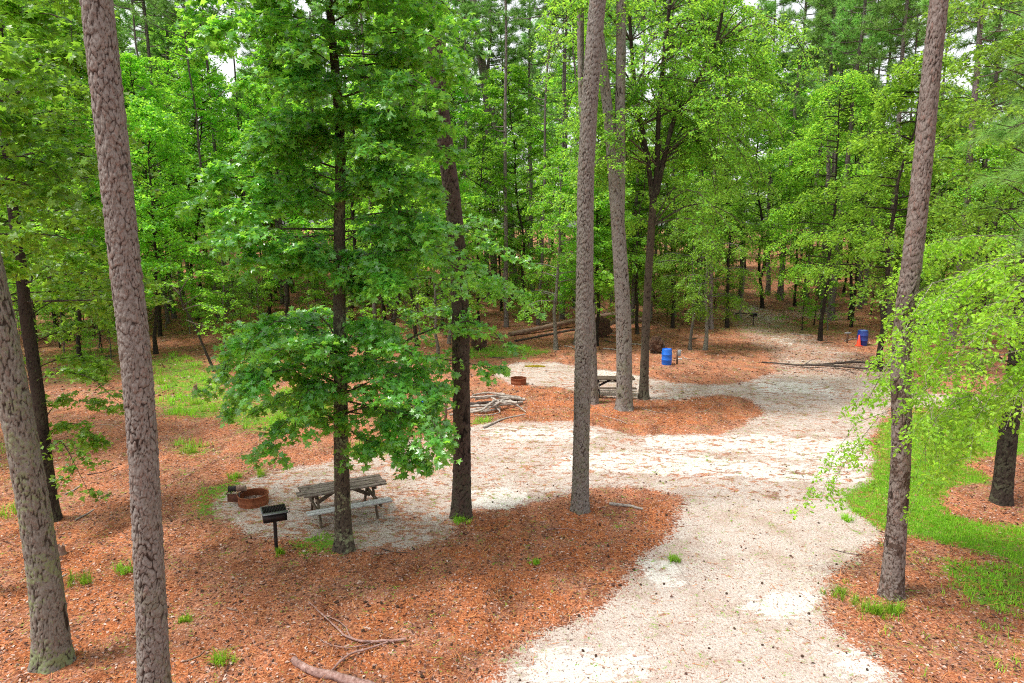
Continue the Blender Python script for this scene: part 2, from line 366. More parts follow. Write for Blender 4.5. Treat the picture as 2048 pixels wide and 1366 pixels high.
    c = mixc(t, 1.0, c, ramp(t, [(.36, (.55, .53, .51)), (.5, (1, 1, 1)), (.66, (1.0, 1.0, 1.0))], nG).outputs[0], 'MULTIPLY')
    h = mth(t, 'ADD', fine, mth(t, 'MULTIPLY', nB, 1.0))
    return finish(m, t, out, c, .95, h, .55, .05, 0, .15)
M['ground'] = ground_mat()

# ---------------------------------------------------------------- the ground sheet
def in_poly(px, py, poly):
    ins = np.zeros(px.shape, bool); n = len(poly)
    for i in range(n):
        x1, y1 = poly[i]; x2, y2 = poly[(i + 1) % n]
        if y1 == y2: continue
        c = ((y1 > py) != (y2 > py)) & (px < (x2 - x1) * (py - y1) / (y2 - y1) + x1)
        ins ^= c
    return ins
SAND = [[(880,1480),(960,1366),(1010,1315),(1100,1262),(1200,1215),(1258,1160),(1300,1110),(1348,1050),(1372,1005),(1350,986),(1290,975),(1200,976),(1130,986),(1070,1004),(1000,1022),(940,1024),(905,1050),(885,1080),(820,1098),(740,1100),(640,1088),(560,1078),(480,1062),(430,1040),(415,1010),(440,978),(520,948),(600,932),(680,915),(760,900),(850,872),(900,858),(960,850),(1040,843),(1120,842),(1180,850),(1260,868),(1330,872),(1420,868),(1480,855),(1520,835),(1525,812),(1490,795),(1430,790),(1330,800),(1290,800),(1200,790),(1100,772),(1010,768),(985,745),(1030,724),(1100,724),(1180,736),(1280,752),(1340,764),(1420,772),(1480,764),(1540,752),(1600,748),(1680,752),(1740,762),(1800,782),(1900,790),(2060,790),(2060,835),(1900,815),(1780,815),(1762,840),(1742,880),(1748,950),(1705,1000),(1722,1030),(1765,1070),(1722,1110),(1680,1130),(1642,1190),(1650,1240),(1700,1280),(1760,1330),(1800,1380),(1850,1480)]]
SANDS = [[(1462,608),(1500,610),(1525,622),(1480,620)],[(1495,632),(1540,640),(1520,648)],[(1500,650),(1530,655),(1545,668),(1512,664)],[(1535,668),(1565,672),(1562,684),(1536,678)],[(1562,676),(1600,674),(1600,686),(1572,692)],[(1580,690),(1615,694),(1600,700)],[(1535,628),(1580,632),(1560,638)],[(1590,627),(1640,632),(1600,636)],[(1640,700),(1700,706),(1690,712),(1645,708)],[(1560,720),(1620,722),(1660,728),(1590,730)],[(1725,708),(1790,710),(1780,718)],[(1660,716),(1690,718),(1680,724)],[(1860,800),(1960,800),(2048,815),(1900,812)]]
TINT = [[(1440,600),(1520,606),(1600,650),(1680,690),(1800,740),(1850,790),(1500,780),(1545,742),(1540,715),(1480,670),(1450,640)],[(1560,600),(1700,625),(1700,650),(1580,630)]]
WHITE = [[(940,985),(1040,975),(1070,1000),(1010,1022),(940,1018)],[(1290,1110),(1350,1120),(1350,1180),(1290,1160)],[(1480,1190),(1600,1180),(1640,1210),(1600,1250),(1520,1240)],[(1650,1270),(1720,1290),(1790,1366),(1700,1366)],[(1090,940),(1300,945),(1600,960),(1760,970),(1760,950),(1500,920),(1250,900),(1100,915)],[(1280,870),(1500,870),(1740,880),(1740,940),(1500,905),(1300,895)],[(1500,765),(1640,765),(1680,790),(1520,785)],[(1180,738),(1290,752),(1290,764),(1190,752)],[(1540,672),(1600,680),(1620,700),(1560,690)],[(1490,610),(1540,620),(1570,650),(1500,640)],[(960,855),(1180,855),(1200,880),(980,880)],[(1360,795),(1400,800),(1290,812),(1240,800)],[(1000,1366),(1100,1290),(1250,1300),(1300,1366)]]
GRASS = [[(1760,850),(1830,818),(1960,822),(2100,840),(2100,905),(1965,915),(1925,930),(1990,960),(1900,975),(1880,1000),(1905,1030),(2000,1050),(2100,1060),(2100,1165),(2000,1110),(1900,1090),(1820,1080),(1760,1060),(1700,1020),(1680,985),(1745,960),(1750,900)],
 [(300,715),(360,705),(440,740),(450,800),(520,800),(620,760),(680,790),(640,850),(560,865),(480,860),(440,835),(340,835),(310,800)],[(110,700),(230,690),(240,760),(120,770)],[(350,885),(420,890),(410,915),(355,915)],[(395,975),(440,970),(480,950),(450,1005),(420,1040),(385,1035)],[(560,1078),(640,1070),(690,1090),(690,1110),(600,1110)],[(700,890),(760,885),(760,912),(700,915)],
 [(900,700),(1000,690),(1110,700),(1080,712),(940,718)],[(130,610),(230,590),(200,625),(130,625)],[(430,560),(560,560),(520,610),(430,610)],[(1890,1120),(2060,1130),(2060,1240),(1960,1220),(1900,1180)],[(940,840),(985,838),(980,850),(945,850)],[(0,880),(30,880),(40,960),(0,960)],[(480,700),(560,690),(560,760),(500,770)],[(250,560),(330,560),(330,620),(260,620)]]
ORNG = [[(980,1040),(1350,1000),(1330,1130),(1240,1180),(1080,1260),(900,1366),(500,1366),(760,1180)],[(1060,740),(1500,800),(1520,840),(1300,860),(1040,840),(960,830),(1000,770)],[(0,1000),(300,1100),(400,1366),(0,1366)]]
def world_to_px(X, Y, Z):
    dz = Z - CH; f = Y * math.cos(TH) - dz * math.sin(TH); u = Y * math.sin(TH) + dz * math.cos(TH)
    f = np.maximum(f, .5)
    return 1024 + FPX * X / f, 683 - FPX * u / f
def blur(A, n):
    for _ in range(n):
        B = A.copy(); B[1:-1] = (A[:-2] + A[1:-1] * 2 + A[2:]) / 4; A = B
        B = A.copy(); B[:, 1:-1] = (A[:, :-2] + A[:, 1:-1] * 2 + A[:, 2:]) / 4; A = B
    return A
ys = [4.0]
while ys[-1] < 620: ys.append(ys[-1] + (0.07 if ys[-1] < 14 else 0.07 * (ys[-1] / 14) ** 1.45))
ys = np.array([-60, -20, -5, 0, 2] + ys); nxh = 230
xs = np.linspace(0, 1, nxh); xs = 22 * xs + 400 * xs ** 9; xs = np.concatenate([-xs[:0:-1], xs])
GX, GY = np.meshgrid(xs, ys); GZ = H(GX, GY)
def cover(px, py):
    s = np.zeros(px.shape); g = s.copy(); wv = s.copy(); o = s.copy()
    for p in TINT: s[in_poly(px, py, p)] = .58
    for p in SAND + SANDS: s[in_poly(px, py, p)] = 1
    for p in GRASS: g[in_poly(px, py, p)] = 1
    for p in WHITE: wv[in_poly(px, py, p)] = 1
    for p in ORNG: o[in_poly(px, py, p)] = 1
    return s, g, wv, o
rs = np.random.RandomState(5)
PX, PY = world_to_px(GX + .10 * np.sin(GY * 2.3 + 1) + .06 * np.sin(GX * 5), GY + .12 * np.sin(GX * 1.9) + .08 * np.sin(GX * 4.3 + 2), GZ)
s_, g_, w_, o_ = cover(PX, PY)
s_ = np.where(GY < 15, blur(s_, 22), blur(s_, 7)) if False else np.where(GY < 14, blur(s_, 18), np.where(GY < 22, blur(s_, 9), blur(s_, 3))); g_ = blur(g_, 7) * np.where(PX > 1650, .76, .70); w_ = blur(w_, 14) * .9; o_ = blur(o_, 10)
far = (GY > 70)
g_ = np.maximum(g_, np.where(GY > 46, .02 + .30 * np.sin(GX * .13 + 2) * np.sin(GY * .11), 0))
tide = .22 + .0 * GX; tide = np.where(PY < 1000, .62, tide); tide = np.where((PX < 950) & (PY < 1110), .80, tide); tide = np.where(PY < 720, .9, tide)
cov = np.stack([s_, g_, w_, blur(tide, 3)], -1).reshape(-1, 4)
ny, nx = GX.shape; idx = np.arange(ny * nx).reshape(ny, nx)
Fg = np.stack([idx[:-1, :-1], idx[:-1, 1:], idx[1:, 1:], idx[1:, :-1]], -1).reshape(-1, 4)
ground = mesh_np('ground', np.stack([GX, GY, GZ], -1).reshape(-1, 3), Fg, M['ground'], None, True, {'cover': cov, 'tone': np.stack([blur(o_, 6), o_, o_, o_ * 0 + 1], -1).reshape(-1, 4)})
tag(ground, 'forest floor of orange pine straw and pale sandy tracks under the trees', 'ground', None, 'structure')

# ---------------------------------------------------------------- trunks
def voro(u, v, n, rows, rs, cw, ch, stretch=.85):
    jx = rs.rand(n, rows) * 1.05; jy = rs.rand(n, rows) * 1.05; cr = rs.rand(n, rows)
    F1 = np.full(u.shape, 9.); F2 = F1.copy(); cid = np.zeros(u.shape); sv = np.zeros(u.shape)
    iu = np.floor(u).astype(int); iv = np.floor(v).astype(int)
    for a in (-1, 0, 1):
        for b in (-1, 0, 1):
            cu = iu + a; cv = np.clip(iv + b, 0, rows - 1); k = cu % n
            sx = cu + jx[k, cv] + .5 * (cv % 2); sy = iv + b + jy[k, cv]
            du = (u - sx); dv = (v - sy); d = np.sqrt(du ** 2 + dv ** 2)
            new = d < F1; F2 = np.where(new, F1, np.minimum(F2, d)); F1 = np.where(new, d, F1)
            cid = np.where(new, cr[k, cv], cid); sv = np.where(new, dv, sv)
    return F2 - F1, cid, sv
def trunk(name, pts, rads, mat, parent, seed=0, cw=.085, ch=.17, S=72, step=.022, depth=.012, tilt=.01, flare=.3, lich_h=4.0, closed_top=False, base=None):
    """pts: world points from the base up, relative to the parent's location"""
    rs = np.random.RandomState(seed)
    L = sum((pts[i + 1] - pts[i]).length for i in range(len(pts) - 1)); K = max(6, int(L / step))
    cv = resample(pts, K)
    sp = np.linspace(0, 1, len(rads)); r = np.interp(np.linspace(0, 1, K), sp, rads)
    s = np.linspace(0, L, K); r = r * (1 + flare * np.exp(-s / .22) + flare * .35 * np.exp(-s / .8))
    a = np.arange(S) * 2 * math.pi / S
    A, Sg = np.meshgrid(a, s); n = max(5, int(round(2 * math.pi * np.mean(rads) / cw)))
    rows = int(L / ch) + 6
    wob = .5 * np.sin(Sg * 2.1 + A * 2) + .35 * np.sin(Sg * 5.3 - A * 3 + seed) + .12 * np.sin(Sg * 13 + A * 5)
    e, cid, dv = voro(A / (2 * math.pi) * n + wob, Sg / ch + 2 + .45 * np.sin(A * 3 + Sg) + .3 * np.sin(A * 7 + Sg * 3.3), n, rows, rs, cw, ch)
    e2, cid2, dv2 = voro(A / (2 * math.pi) * n * 2 + wob * 1.7 + .3 * np.sin(Sg * 9 + A * 5), Sg / ch * 2.3 + 2 + .3 * np.sin(A * 7 + Sg * 3), n * 2, int(rows * 2.3) + 8, rs, cw, ch)
    lo_ = .5 + .5 * np.sin(A * 3 + Sg * 2.3 + 2 * np.sin(Sg * 1.1 + A)) * np.sin(Sg * 4.1 + A * 2 + seed)
    ed = np.clip(e / (.15 + .14 * lo_), 0, 1); ed = ed * ed * (3 - 2 * ed); ed = 1 - (1 - ed) * (.72 + .28 * lo_)
    eb = np.clip(e2 / .16, 0, 1); ed = ed * (1 - .45 * (1 - eb) * (cid > .35)); cid = (cid * .65 + cid2 * .35)
    disp = depth * (ed - .5) + depth * .9 * (cid - .5) + tilt * (-dv * .7 - dv2 * .4) * ed + depth * .35 * (rs.rand(*A.shape) - .5)
    lob = 1 + .10 * np.exp(-Sg / .35) * np.sin(A * 5 + seed) + .03 * np.sin(A * 2 + Sg * .7 + seed)
    R = r[:, None] * lob + disp
    V = np.stack([cv[:, 0:1] + R * np.cos(A), cv[:, 1:2] + R * np.sin(A), cv[:, 2:3] + 0 * R], -1).reshape(-1, 3)
    idx = np.arange(K * S).reshape(K, S); nxx = np.roll(idx, -1, axis=1)
    F = np.stack([idx[:-1], nxx[:-1], nxx[1:], idx[1:]], -1).reshape(-1, 4)
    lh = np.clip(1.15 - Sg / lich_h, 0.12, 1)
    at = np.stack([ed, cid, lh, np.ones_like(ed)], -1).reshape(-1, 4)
    return mesh_np(name, V, F, M[mat], parent, True, {'bark': at})
def px_path(path, Y, base):
    """first entry is the base on the ground; pixels turned to points at distance Y, relative to base"""
    out = [Vector((0, 0, -.12))]
    out += [P(x, y, Y) - base for x, y in path[1:]]
    return out

# ---------------------------------------------------------------- foliage
def unit(a): return a / (np.linalg.norm(a, axis=-1, keepdims=True) + 1e-9)
def along(cv, idx, t):
    K = cv.shape[1]; f = t * (K - 1); i = np.minimum(f.astype(int), K - 2); f = (f - i)[:, None]
    return cv[idx, i] * (1 - f) + cv[idx, i + 1] * f, unit(cv[idx, i + 1] - cv[idx, i])
def grow(rs, cv, per, length, tmin=.2, fw=.7, lat=.8, up=.15, updev=.25, droop=.25, K=5, taper=.5, wig=.06, scale=None):
    N = len(cv); idx = np.repeat(np.arange(N), per); n = len(idx)
    t = tmin + (1 - tmin) * rs.rand(n); p, tan = along(cv, idx, t)
    sd_ = np.cross(tan, np.array([0, 0, 1.])) ; sd_ = unit(sd_ + 1e-6) * np.where(rs.rand(n, 1) < .5, -1, 1)
    sd_ = sd_ + rs.normal(0, .35, (n, 3)) * np.array([1, 1, .4])
    d = unit(tan * fw + sd_ * lat + np.array([0, 0, 1.]) * (up + rs.normal(0, updev, (n, 1))))
    Ln = length * (.55 + .75 * rs.rand(n)) * (1 - taper * t)
    if scale is not None: Ln = Ln * scale[idx]
    s = np.linspace(0, 1, K)[None, :, None]
    c = p[:, None] + d[:, None] * (Ln[:, None, None] * s)
    c[:, :, 2] -= (droop * Ln)[:, None] * s[:, :, 0] ** 2
    wgl = rs.normal(0, wig, (n, K, 3)) * Ln[:, None, None] * s; wgl[:, 0] = 0
    return c + wgl, Ln
LEAF = {}
def star_leaf():
    v = [[.30, 0, 0.02]]; tips = [(-.02, .42, -.02), (.55, .52, -.05), (1.0, 0, -.08), (.55, -.52, -.05), (-.02, -.42, -.02)]
    no = [(0, 0, 0), (.33, .24, 0), (.60, .17, 0), (.60, -.17, 0), (.33, -.24, 0)]
    V = [v[0]] + [list(n) for n in no] + [list(q) for q in tips]
    F = [[0, 1 + i, 6 + i, 1 + (i + 1) % 5] for i in range(5)]
    return np.array(V, float), np.array(F)
LEAF['star'] = star_leaf()
LEAF['oval'] = (np.array([[0, 0, 0], [.35, .26, .04], [.75, .2, .03], [1, 0, -.06], [.75, -.2, .03], [.35, -.26, .04]], float), np.array([[0, 1, 2, 3], [0, 3, 4, 5]]))
LEAF['rhomb'] = (np.array([[0, 0, 0], [.5, .33, .03], [1, 0, -.05], [.5, -.33, .03]], float), np.array([[0, 1, 2, 3]]))
LEAF['lobed'] = (np.array([[0, 0, 0], [.2, .48, -.04], [.5, .2, 0], [1, 0, -.06], [.5, -.2, 0], [.2, -.48, -.04]], float), np.array([[0, 1, 2, 3], [0, 3, 4, 5]]))
def leaves_on(rs, cv, per, kind, size, tilt=.45, down=.15, tmin=.1, jit=.5, vert=0.0):
    N = len(cv); idx = np.repeat(np.arange(N), per); n = len(idx)
    t = tmin + (1 - tmin) * rs.rand(n); p, tan = along(cv, idx, t)
    sd_ = unit(np.cross(tan, np.array([0, 0, 1.])) + rs.normal(0, .3, (n, 3))) * np.where(rs.rand(n, 1) < .5, -1, 1)
    fwd = unit(tan * .5 + sd_ + rs.normal(0, .25, (n, 3)) - np.array([0, 0, down]))
    nr = np.array([0, 0, 1.]) + rs.normal(0, tilt, (n, 3)) + vert * np.array([0, -.7, 0])
    nr = unit(nr - fwd * np.sum(nr * fwd, 1, keepdims=True)); w_ = np.cross(nr, fwd)
    sz = size * (.65 + .6 * rs.rand(n)); p = p + rs.normal(0, size * jit, (n, 3)) * np.array([1, 1, .5])
    LV, LF = LEAF[kind]
    V = p[:, None] + sz[:, None, None] * (LV[None, :, 0:1] * fwd[:, None] + LV[None, :, 1:2] * w_[:, None] + LV[None, :, 2:3] * nr[:, None])
    F = (LF[None] + (np.arange(n) * len(LV))[:, None, None]).reshape(-1, LF.shape[1])
    return V.reshape(-1, 3), F
def limb_curves(limbs, K=8): return np.stack([resample(l, K) for l in limbs])
def crown(rs, limbs, parent, leafmat_, twigmat, kind='star', size=.12, sub=6, sublen=.9, twigs=5, twiglen=.4, per=6, droop=.25, up=.15, tilt=.45, rad=.03, lateral=.9, vert=0., name_leaf='foliage', name_limb='limb', sides=5, tmin=.2, down=.15, twig_tubes=True, fw=.7):
    """limbs: (N,K,3). returns (branches object, leaves object)"""
    N, K, _ = limbs.shape
    Ls = np.linalg.norm(np.diff(limbs, axis=1), axis=2).sum(1)
    sc_ = np.clip(Ls / max(Ls.mean(), .01), .5, 1.6)
    s2, L2 = grow(rs, limbs, sub, sublen, tmin, fw=fw, lat=lateral, up=up, droop=droop, scale=sc_)
    s3, L3 = grow(rs, np.concatenate([s2]), twigs, twiglen, .15, fw=.6, lat=.9, up=.05, droop=droop)
    s3b, _ = grow(rs, limbs, sub, twiglen, max(.35, tmin), fw=.6, lat=.9, up=.1, droop=droop)
    s3 = np.concatenate([s3, s3b])
    tp = np.linspace(1, .25, K); parts = []
    rl = (rad * np.clip(Ls / Ls.mean(), .6, 1.5))[:, None] * tp[None]
    Vs, Fs, off = [], [], 0
    for cvs, rr, S in ((limbs, rl, sides), (s2, np.full((len(s2), 1), rad * .3) * np.linspace(1, .4, s2.shape[1])[None], 4)) + (((s3, np.full((len(s3), 1), rad * .13) * np.linspace(1, .5, s3.shape[1])[None], 3),) if twig_tubes else ()):
        v, f = tubes(cvs, rr, S); Vs.append(v); Fs.append(f + off); off += len(v)
    v, f = leaves_on(rs, s3, per, kind, size, tilt, down, vert=vert)
    v2, f2 = leaves_on(rs, s2, max(2, per // 2), kind, size, tilt, down, tmin=.4, vert=vert)
    return crown_mesh('crown', (np.vstack(Vs), np.vstack(Fs)), twigmat, (np.vstack([v, v2]), np.vstack([f, f2 + len(v)])), leafmat_, parent)
def px_limbs(specs, Y, base, K=8):
    return limb_curves([[P(x, y, Y + d) - base for x, y, d in sp] for sp in specs], K)

# ================================================================ near trees
def near_tree(name, label, cat, path, widths, mat, seed, Y=None, group=None, **kw):
    b = G(*path[0]); Yd = b.y if Y is None else Y
    t = empty(name, b, label, cat, group)
    dist = Yd * math.cos(TH) + 1.0
    rads = []
    for (x, y), wpx in zip(path, widths):
        wpx *= .86
        pp = P(x, y, Yd); f = pp.y * math.cos(TH) - (pp.z - CH) * math.sin(TH); rads.append(wpx / 2 / FPX * f)
    trunk('trunk', px_path(path, Yd, b), rads, mat, t, seed, **kw)
    return t, b, Yd
def up_path(path, Y, extra=9.0):
    """continue a trunk path above the frame"""
    return path

PINES = 'large pines standing around the near campsite'
near_tree('pine_tree', 'big pine with green lichen on its flaky bark, leaning at the far left edge', 'tree',
    [(105,1325),(100,1250),(88,1150),(65,1000),(38,850),(8,700),(-22,560),(-60,400),(-110,200),(-170,-60),(-330,-700)], [70,65,63,62,62,62,62,62,62,62,56], 'mossy_bark', 1, group=PINES, lich_h=8, cw=.055, ch=.26, depth=.018)
near_tree('pine_tree', 'large pine with plated grey bark rising from the bottom edge', 'tree',
    [(310,1440),(306,1300),(299,1150),(286,900),(270,700),(247,500),(221,250),(193,0),(165,-250),(120,-700)], [68,64,62,61,61,62,64,67,66,60], 'pine_bark', 2, group=PINES, lich_h=3.2, cw=.052, ch=.15, depth=.014, tilt=.018, S=90, step=.017)
near_tree('pine_tree', 'straight reddish brown pine between the picnic table and the middle pine', 'tree',
    [(922,1033),(924,900),(922,760),(920,600),(908,430),(888,270),(872,120),(862,0),(850,-200),(830,-600)], [43,40,40,38,37,36,36,34,33,28], 'dark_pine_bark', 3, group=PINES, cw=.07, ch=.2, step=.03, S=56)
near_tree('pine_tree', 'middle pine with scaly bark standing at the edge of the pale sand', 'tree',
    [(1160,1020),(1163,860),(1168,650),(1170,500),(1172,350),(1181,180),(1192,40),(1200,-80),(1215,-500)], [38,37,38,37,37,38,36,34,28], 'pine_bark', 4, group=PINES, cw=.045, ch=.12, step=.025, S=72, depth=.013, tilt=.02, lich_h=5)
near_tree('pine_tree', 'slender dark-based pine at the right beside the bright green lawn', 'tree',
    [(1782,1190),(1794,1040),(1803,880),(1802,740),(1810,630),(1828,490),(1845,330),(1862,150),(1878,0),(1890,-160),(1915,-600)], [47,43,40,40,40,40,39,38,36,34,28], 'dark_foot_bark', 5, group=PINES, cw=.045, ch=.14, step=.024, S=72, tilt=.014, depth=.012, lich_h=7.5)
# forked pine by the second table
b = G(1249, 818); t = empty('pine_tree', b, 'forked pine whose trunk splits in two high up, in front of the second picnic table', 'tree', 'pines around the second campsite')
def rpx(w, Y): return w / 2 / FPX * Y
Y8 = b.y
trunk('trunk', px_path([(1249,815),(1248,700),(1245,600),(1238,480),(1232,400),(1222,280),(1212,190),(1204,110),(1196,20),(1190,-300)], Y8, b), [rpx(q, Y8) for q in (32,30,29,28,24,19,18,17,15,10)], 'pine_bark', t, 6, cw=.08, ch=.22, S=48, step=.04)
trunk('trunk', [Vector((0, 0, 0)) + P(x, y, Y8) - b for x, y in [(1238,470),(1240,380),(1240,240),(1242,100),(1242,0),(1243,-300)]], [rpx(q, Y8) for q in (18,20,19,18,17,12)], 'pine_bark', t, 7, cw=.08, ch=.22, S=40, step=.05, flare=0)
near_tree('pine_tree', 'thin grey pine just behind the middle pine, left of the second picnic table', 'tree',
    [(1184,806),(1182,650),(1172,400),(1164,200),(1161,60),(1160,-250)], [26,20,17,16,15,10], 'pine_bark', 8, group='pines around the second campsite', S=40, step=.05, cw=.08, ch=.2)

# sweetgum in the middle
t, b, Y4 = near_tree('sweetgum_tree', 'sweetgum with star shaped leaves and mossy trunk beside the near picnic table', 'tree',
    [(688,1098),(685,1000),(682,880),(681,740),(679,600),(679,450),(681,320),(674,180),(663,60),(655,-60),(648,-220)], [37,35,33,30,27,25,23,21,19,16,9], 'gum_bark', 9, cw=.05, ch=.16, step=.026, S=56, depth=.01, tilt=.004, flare=.5, lich_h=12)
rs4 = np.random.RandomState(41)
lo = [[(684,790,0),(600,752,-.3),(520,735,-.7),(470,800,-.9)],[(684,770,0),(630,715,.4),(555,672,.5),(470,700,.3),(440,760,.2)],
 [(684,850,0),(620,815,-.5),(565,850,-1),(525,905,-1.3)],[(682,720,0),(640,660,-.5),(560,640,-.8),(490,690,-1.1)],[(682,740,0),(620,690,-.9),(540,690,-1.4),(500,750,-1.6)],
 [(682,790,0),(640,770,-.8),(600,800,-1.4),(590,860,-1.6)],[(682,700,0),(720,650,-.3),(755,645,-.7),(770,690,-1)],[(682,700,0),(650,640,.6),(600,625,1.0),(540,640,1.3)],
 [(686,790,0),(750,760,.2),(820,765,.2),(885,805,0)],[(686,830,0),(740,815,-.5),(800,860,-.8),(850,930,-1.1)],[(686,760,0),(780,700,.6),(870,655,1),(960,645,1.2),(1020,700,1.2)],
 [(686,740,0),(800,715,.8),(900,720,1.0),(1000,740,1.0)],[(686,800,0),(770,820,-.6),(860,845,-.9),(895,885,-1)],[(686,770,0),(760,740,-.8),(840,770,-1.2),(900,790,-1.2)],[(686,850,0),(730,880,-.4),(790,890,-.6),(830,920,-.8)],[(684,780,0),(560,700,1),(500,660,1.1),(460,680,1)]]
lo += [[(684,770,0),(610,740,-.9),(540,745,-1.5),(480,780,-1.9)],[(684,750,0),(620,700,-.2),(540,665,-.2),(470,680,-.4)],[(684,800,0),(640,790,.4),(570,790,.7),(500,830,.6)],[(684,730,0),(640,690,-1.2),(590,680,-1.9),(540,720,-2.3)],[(684,720,0),(610,670,1.2),(530,660,1.8),(455,720,1.8)],
 [(684,760,0),(740,700,-.8),(800,690,-1.3),(850,740,-1.5)],[(684,820,0),(740,830,.3),(800,820,.6),(880,840,.8)],[(684,780,0),(760,790,-1.2),(830,810,-1.8),(880,860,-2)],[(684,700,0),(780,640,1.8),(880,620,2.4),(980,650,2.6)],[(684,560,0),(780,500,.8),(900,455,1.6),(1010,500,2)],[(684,560,0),(790,520,.4),(900,500,1),(1000,560,1.3)],[(684,540,0),(790,470,1.6),(880,430,2.2),(960,440,2.6)],[(684,520,0),(800,500,-.6),(880,510,-.8),(950,560,-1)],[(684,580,0),(800,560,1.2),(920,560,2),(1030,590,2.2)]]
for k in range(68):
    y0 = 560 - 11.5 * k + rs4.uniform(-12, 12); sgn = (-1) ** k
    reach = rs4.uniform(90, 310) if sgn < 0 else rs4.uniform(70, 260)
    if y0 < -60: reach *= .7
    dY = rs4.uniform(-2.4, .9); rise = rs4.uniform(-20, 80)
    x0 = 680 if y0 > 250 else 680 - (250 - y0) * .07
    if y0 > 500: reach *= .75
    lo.append([(x0, y0, 0), (x0 + sgn * reach * .4, y0 - rise * .6, dY * .35), (x0 + sgn * reach * .8, y0 - rise * .6, dY * .8), (x0 + sgn * reach, y0 - rise * .1 + 15, dY)])
lb = px_limbs(lo, Y4, b)
crown(rs4, lb, t, 'gum_leaf', 'twig', 'star', .13, sub=12, sublen=.8, twigs=5, twiglen=.34, per=8, droop=.35, up=.1, tilt=.5, rad=.022, vert=.45, tmin=.04)

# dark hardwood at far left with a low leafy spray
t, b, Y3 = near_tree('maple_tree', 'thin dark trunked broadleaf tree behind the left pines with low leafy branches', 'tree',
    [(105,1040),(92,930),(80,820),(66,720),(52,630),(40,520),(24,400),(8,230),(0,100),(-10,-100)], [33,28,26,25,24,22,21,19,15,9], 'dark_bark', 10, cw=.05, ch=.14, step=.035, S=44, depth=.01)
r3 = np.random.RandomState(31)
lo = [[(72,760,0),(120,745,-.2),(180,755,-.4),(232,800,-.5)],[(70,740,0),(110,720,.5),(170,715,.8),(230,735,1)],[(84,850,0),(110,810,.3),(160,800,.5),(220,815,.6)],[(88,900,0),(120,880,-.4),(150,930,-.7),(175,980,-.8)],[(86,890,0),(120,850,.3),(160,850,.4),(200,880,.4)],[(60,690,0),(100,670,.5),(150,650,1),(200,640,1)],[(70,760,0),(40,720,.3),(10,720,.5),(-20,730,.6)]]
for k in range(42):
    y0 = 640 - 18 * k; x0 = 50 - k * 1.6; sgn = 1 if rs4.rand() < .65 else -1
    rc = r3.uniform(110, 250); rise = r3.uniform(0, 70); dY = r3.uniform(-2, 2.5)
    lo.append([(x0, y0, 0), (x0 + sgn * rc * .4, y0 - rise * .6, dY * .35), (x0 + sgn * rc * .8, y0 - rise * .8, dY * .8), (x0 + sgn * rc, y0 - rise * .4, dY)])
crown(r3, px_limbs(lo, Y3, b), t, 'gum_leaf_back', 'twig', 'lobed', .13, sub=8, sublen=.8, twigs=5, twiglen=.38, per=6, droop=.3, up=.15, rad=.02, vert=.3)

# winged elm standing just outside the right edge, its sprays hang into view
bR = Vector((10.6, 12.6, 0)); bR.z = float(H(bR.x, bR.y)); t = empty('elm_tree', bR, 'elm at the right edge with bright yellow green drooping branches over the lawn', 'tree')
YR = 12.6
trunk('trunk', [Vector((0, 0, -.1)), Vector((.1, 0, 3)), Vector((.0, .1, 6)), Vector((-.2, 0, 9)), Vector((-.3, 0, 13))], [.17, .15, .13, .1, .05], 'elm_bark', t, 12, cw=.05, ch=.15, step=.05, S=36)
rR = np.random.RandomState(77)
lo = [[(2165,640,0),(2040,555,-.4),(1900,590,-.8),(1800,690,-1),(1735,800,-1.1)],[(2165,700,0),(2030,680,.3),(1900,720,.6),(1790,800,.8),(1705,900,.9),(1665,965,.9)],[(2165,560,0),(2060,485,.4),(1950,470,.6),(1850,500,.8),(1800,560,.9)],
 [(2165,800,0),(2050,790,-.2),(1940,800,-.4),(1860,850,-.6),(1850,960,-.7)],[(2165,620,0),(2050,630,-.8),(1960,670,-1.3),(1880,750,-1.6),(1860,850,-1.7)],[(2165,520,0),(2080,500,-.5),(1990,520,-.9),(1900,570,-1.1),(1840,640,-1.2)],
 [(2165,700,0),(2090,720,-1),(2010,760,-1.6),(1950,840,-1.8),(1940,920,-1.9)],[(2165,750,0),(2090,740,.8),(2010,760,1.2),(1930,800,1.5),(1870,880,1.6)],[(2165,600,0),(2060,590,.9),(1950,620,1.4),(1850,680,1.6),(1790,760,1.7)],
 [(2165,660,0),(2100,700,-1.6),(2040,780,-2.2),(2010,860,-2.5)],[(2165,540,0),(2080,540,-1.4),(2010,600,-2),(1960,690,-2.4)],[(2165,580,0),(2020,530,0),(1930,540,.2),(1830,610,.4),(1760,700,.4)]]
lo += [[(x + rR.uniform(-25, 25), y + rR.uniform(-45, 60), d + rR.uniform(-.5, .5)) if i else (x, y, d) for i, (x, y, d) in enumerate(l)] for l in lo[:9] ]
crown(rR, px_limbs(lo, YR, bR), t, 'elm_leaf_near', 'pale_twig', 'oval', .078, sub=13, sublen=.8, twigs=6, twiglen=.36, per=9, droop=.75, up=.05, tilt=.6, rad=.012, vert=.3, tmin=.25)

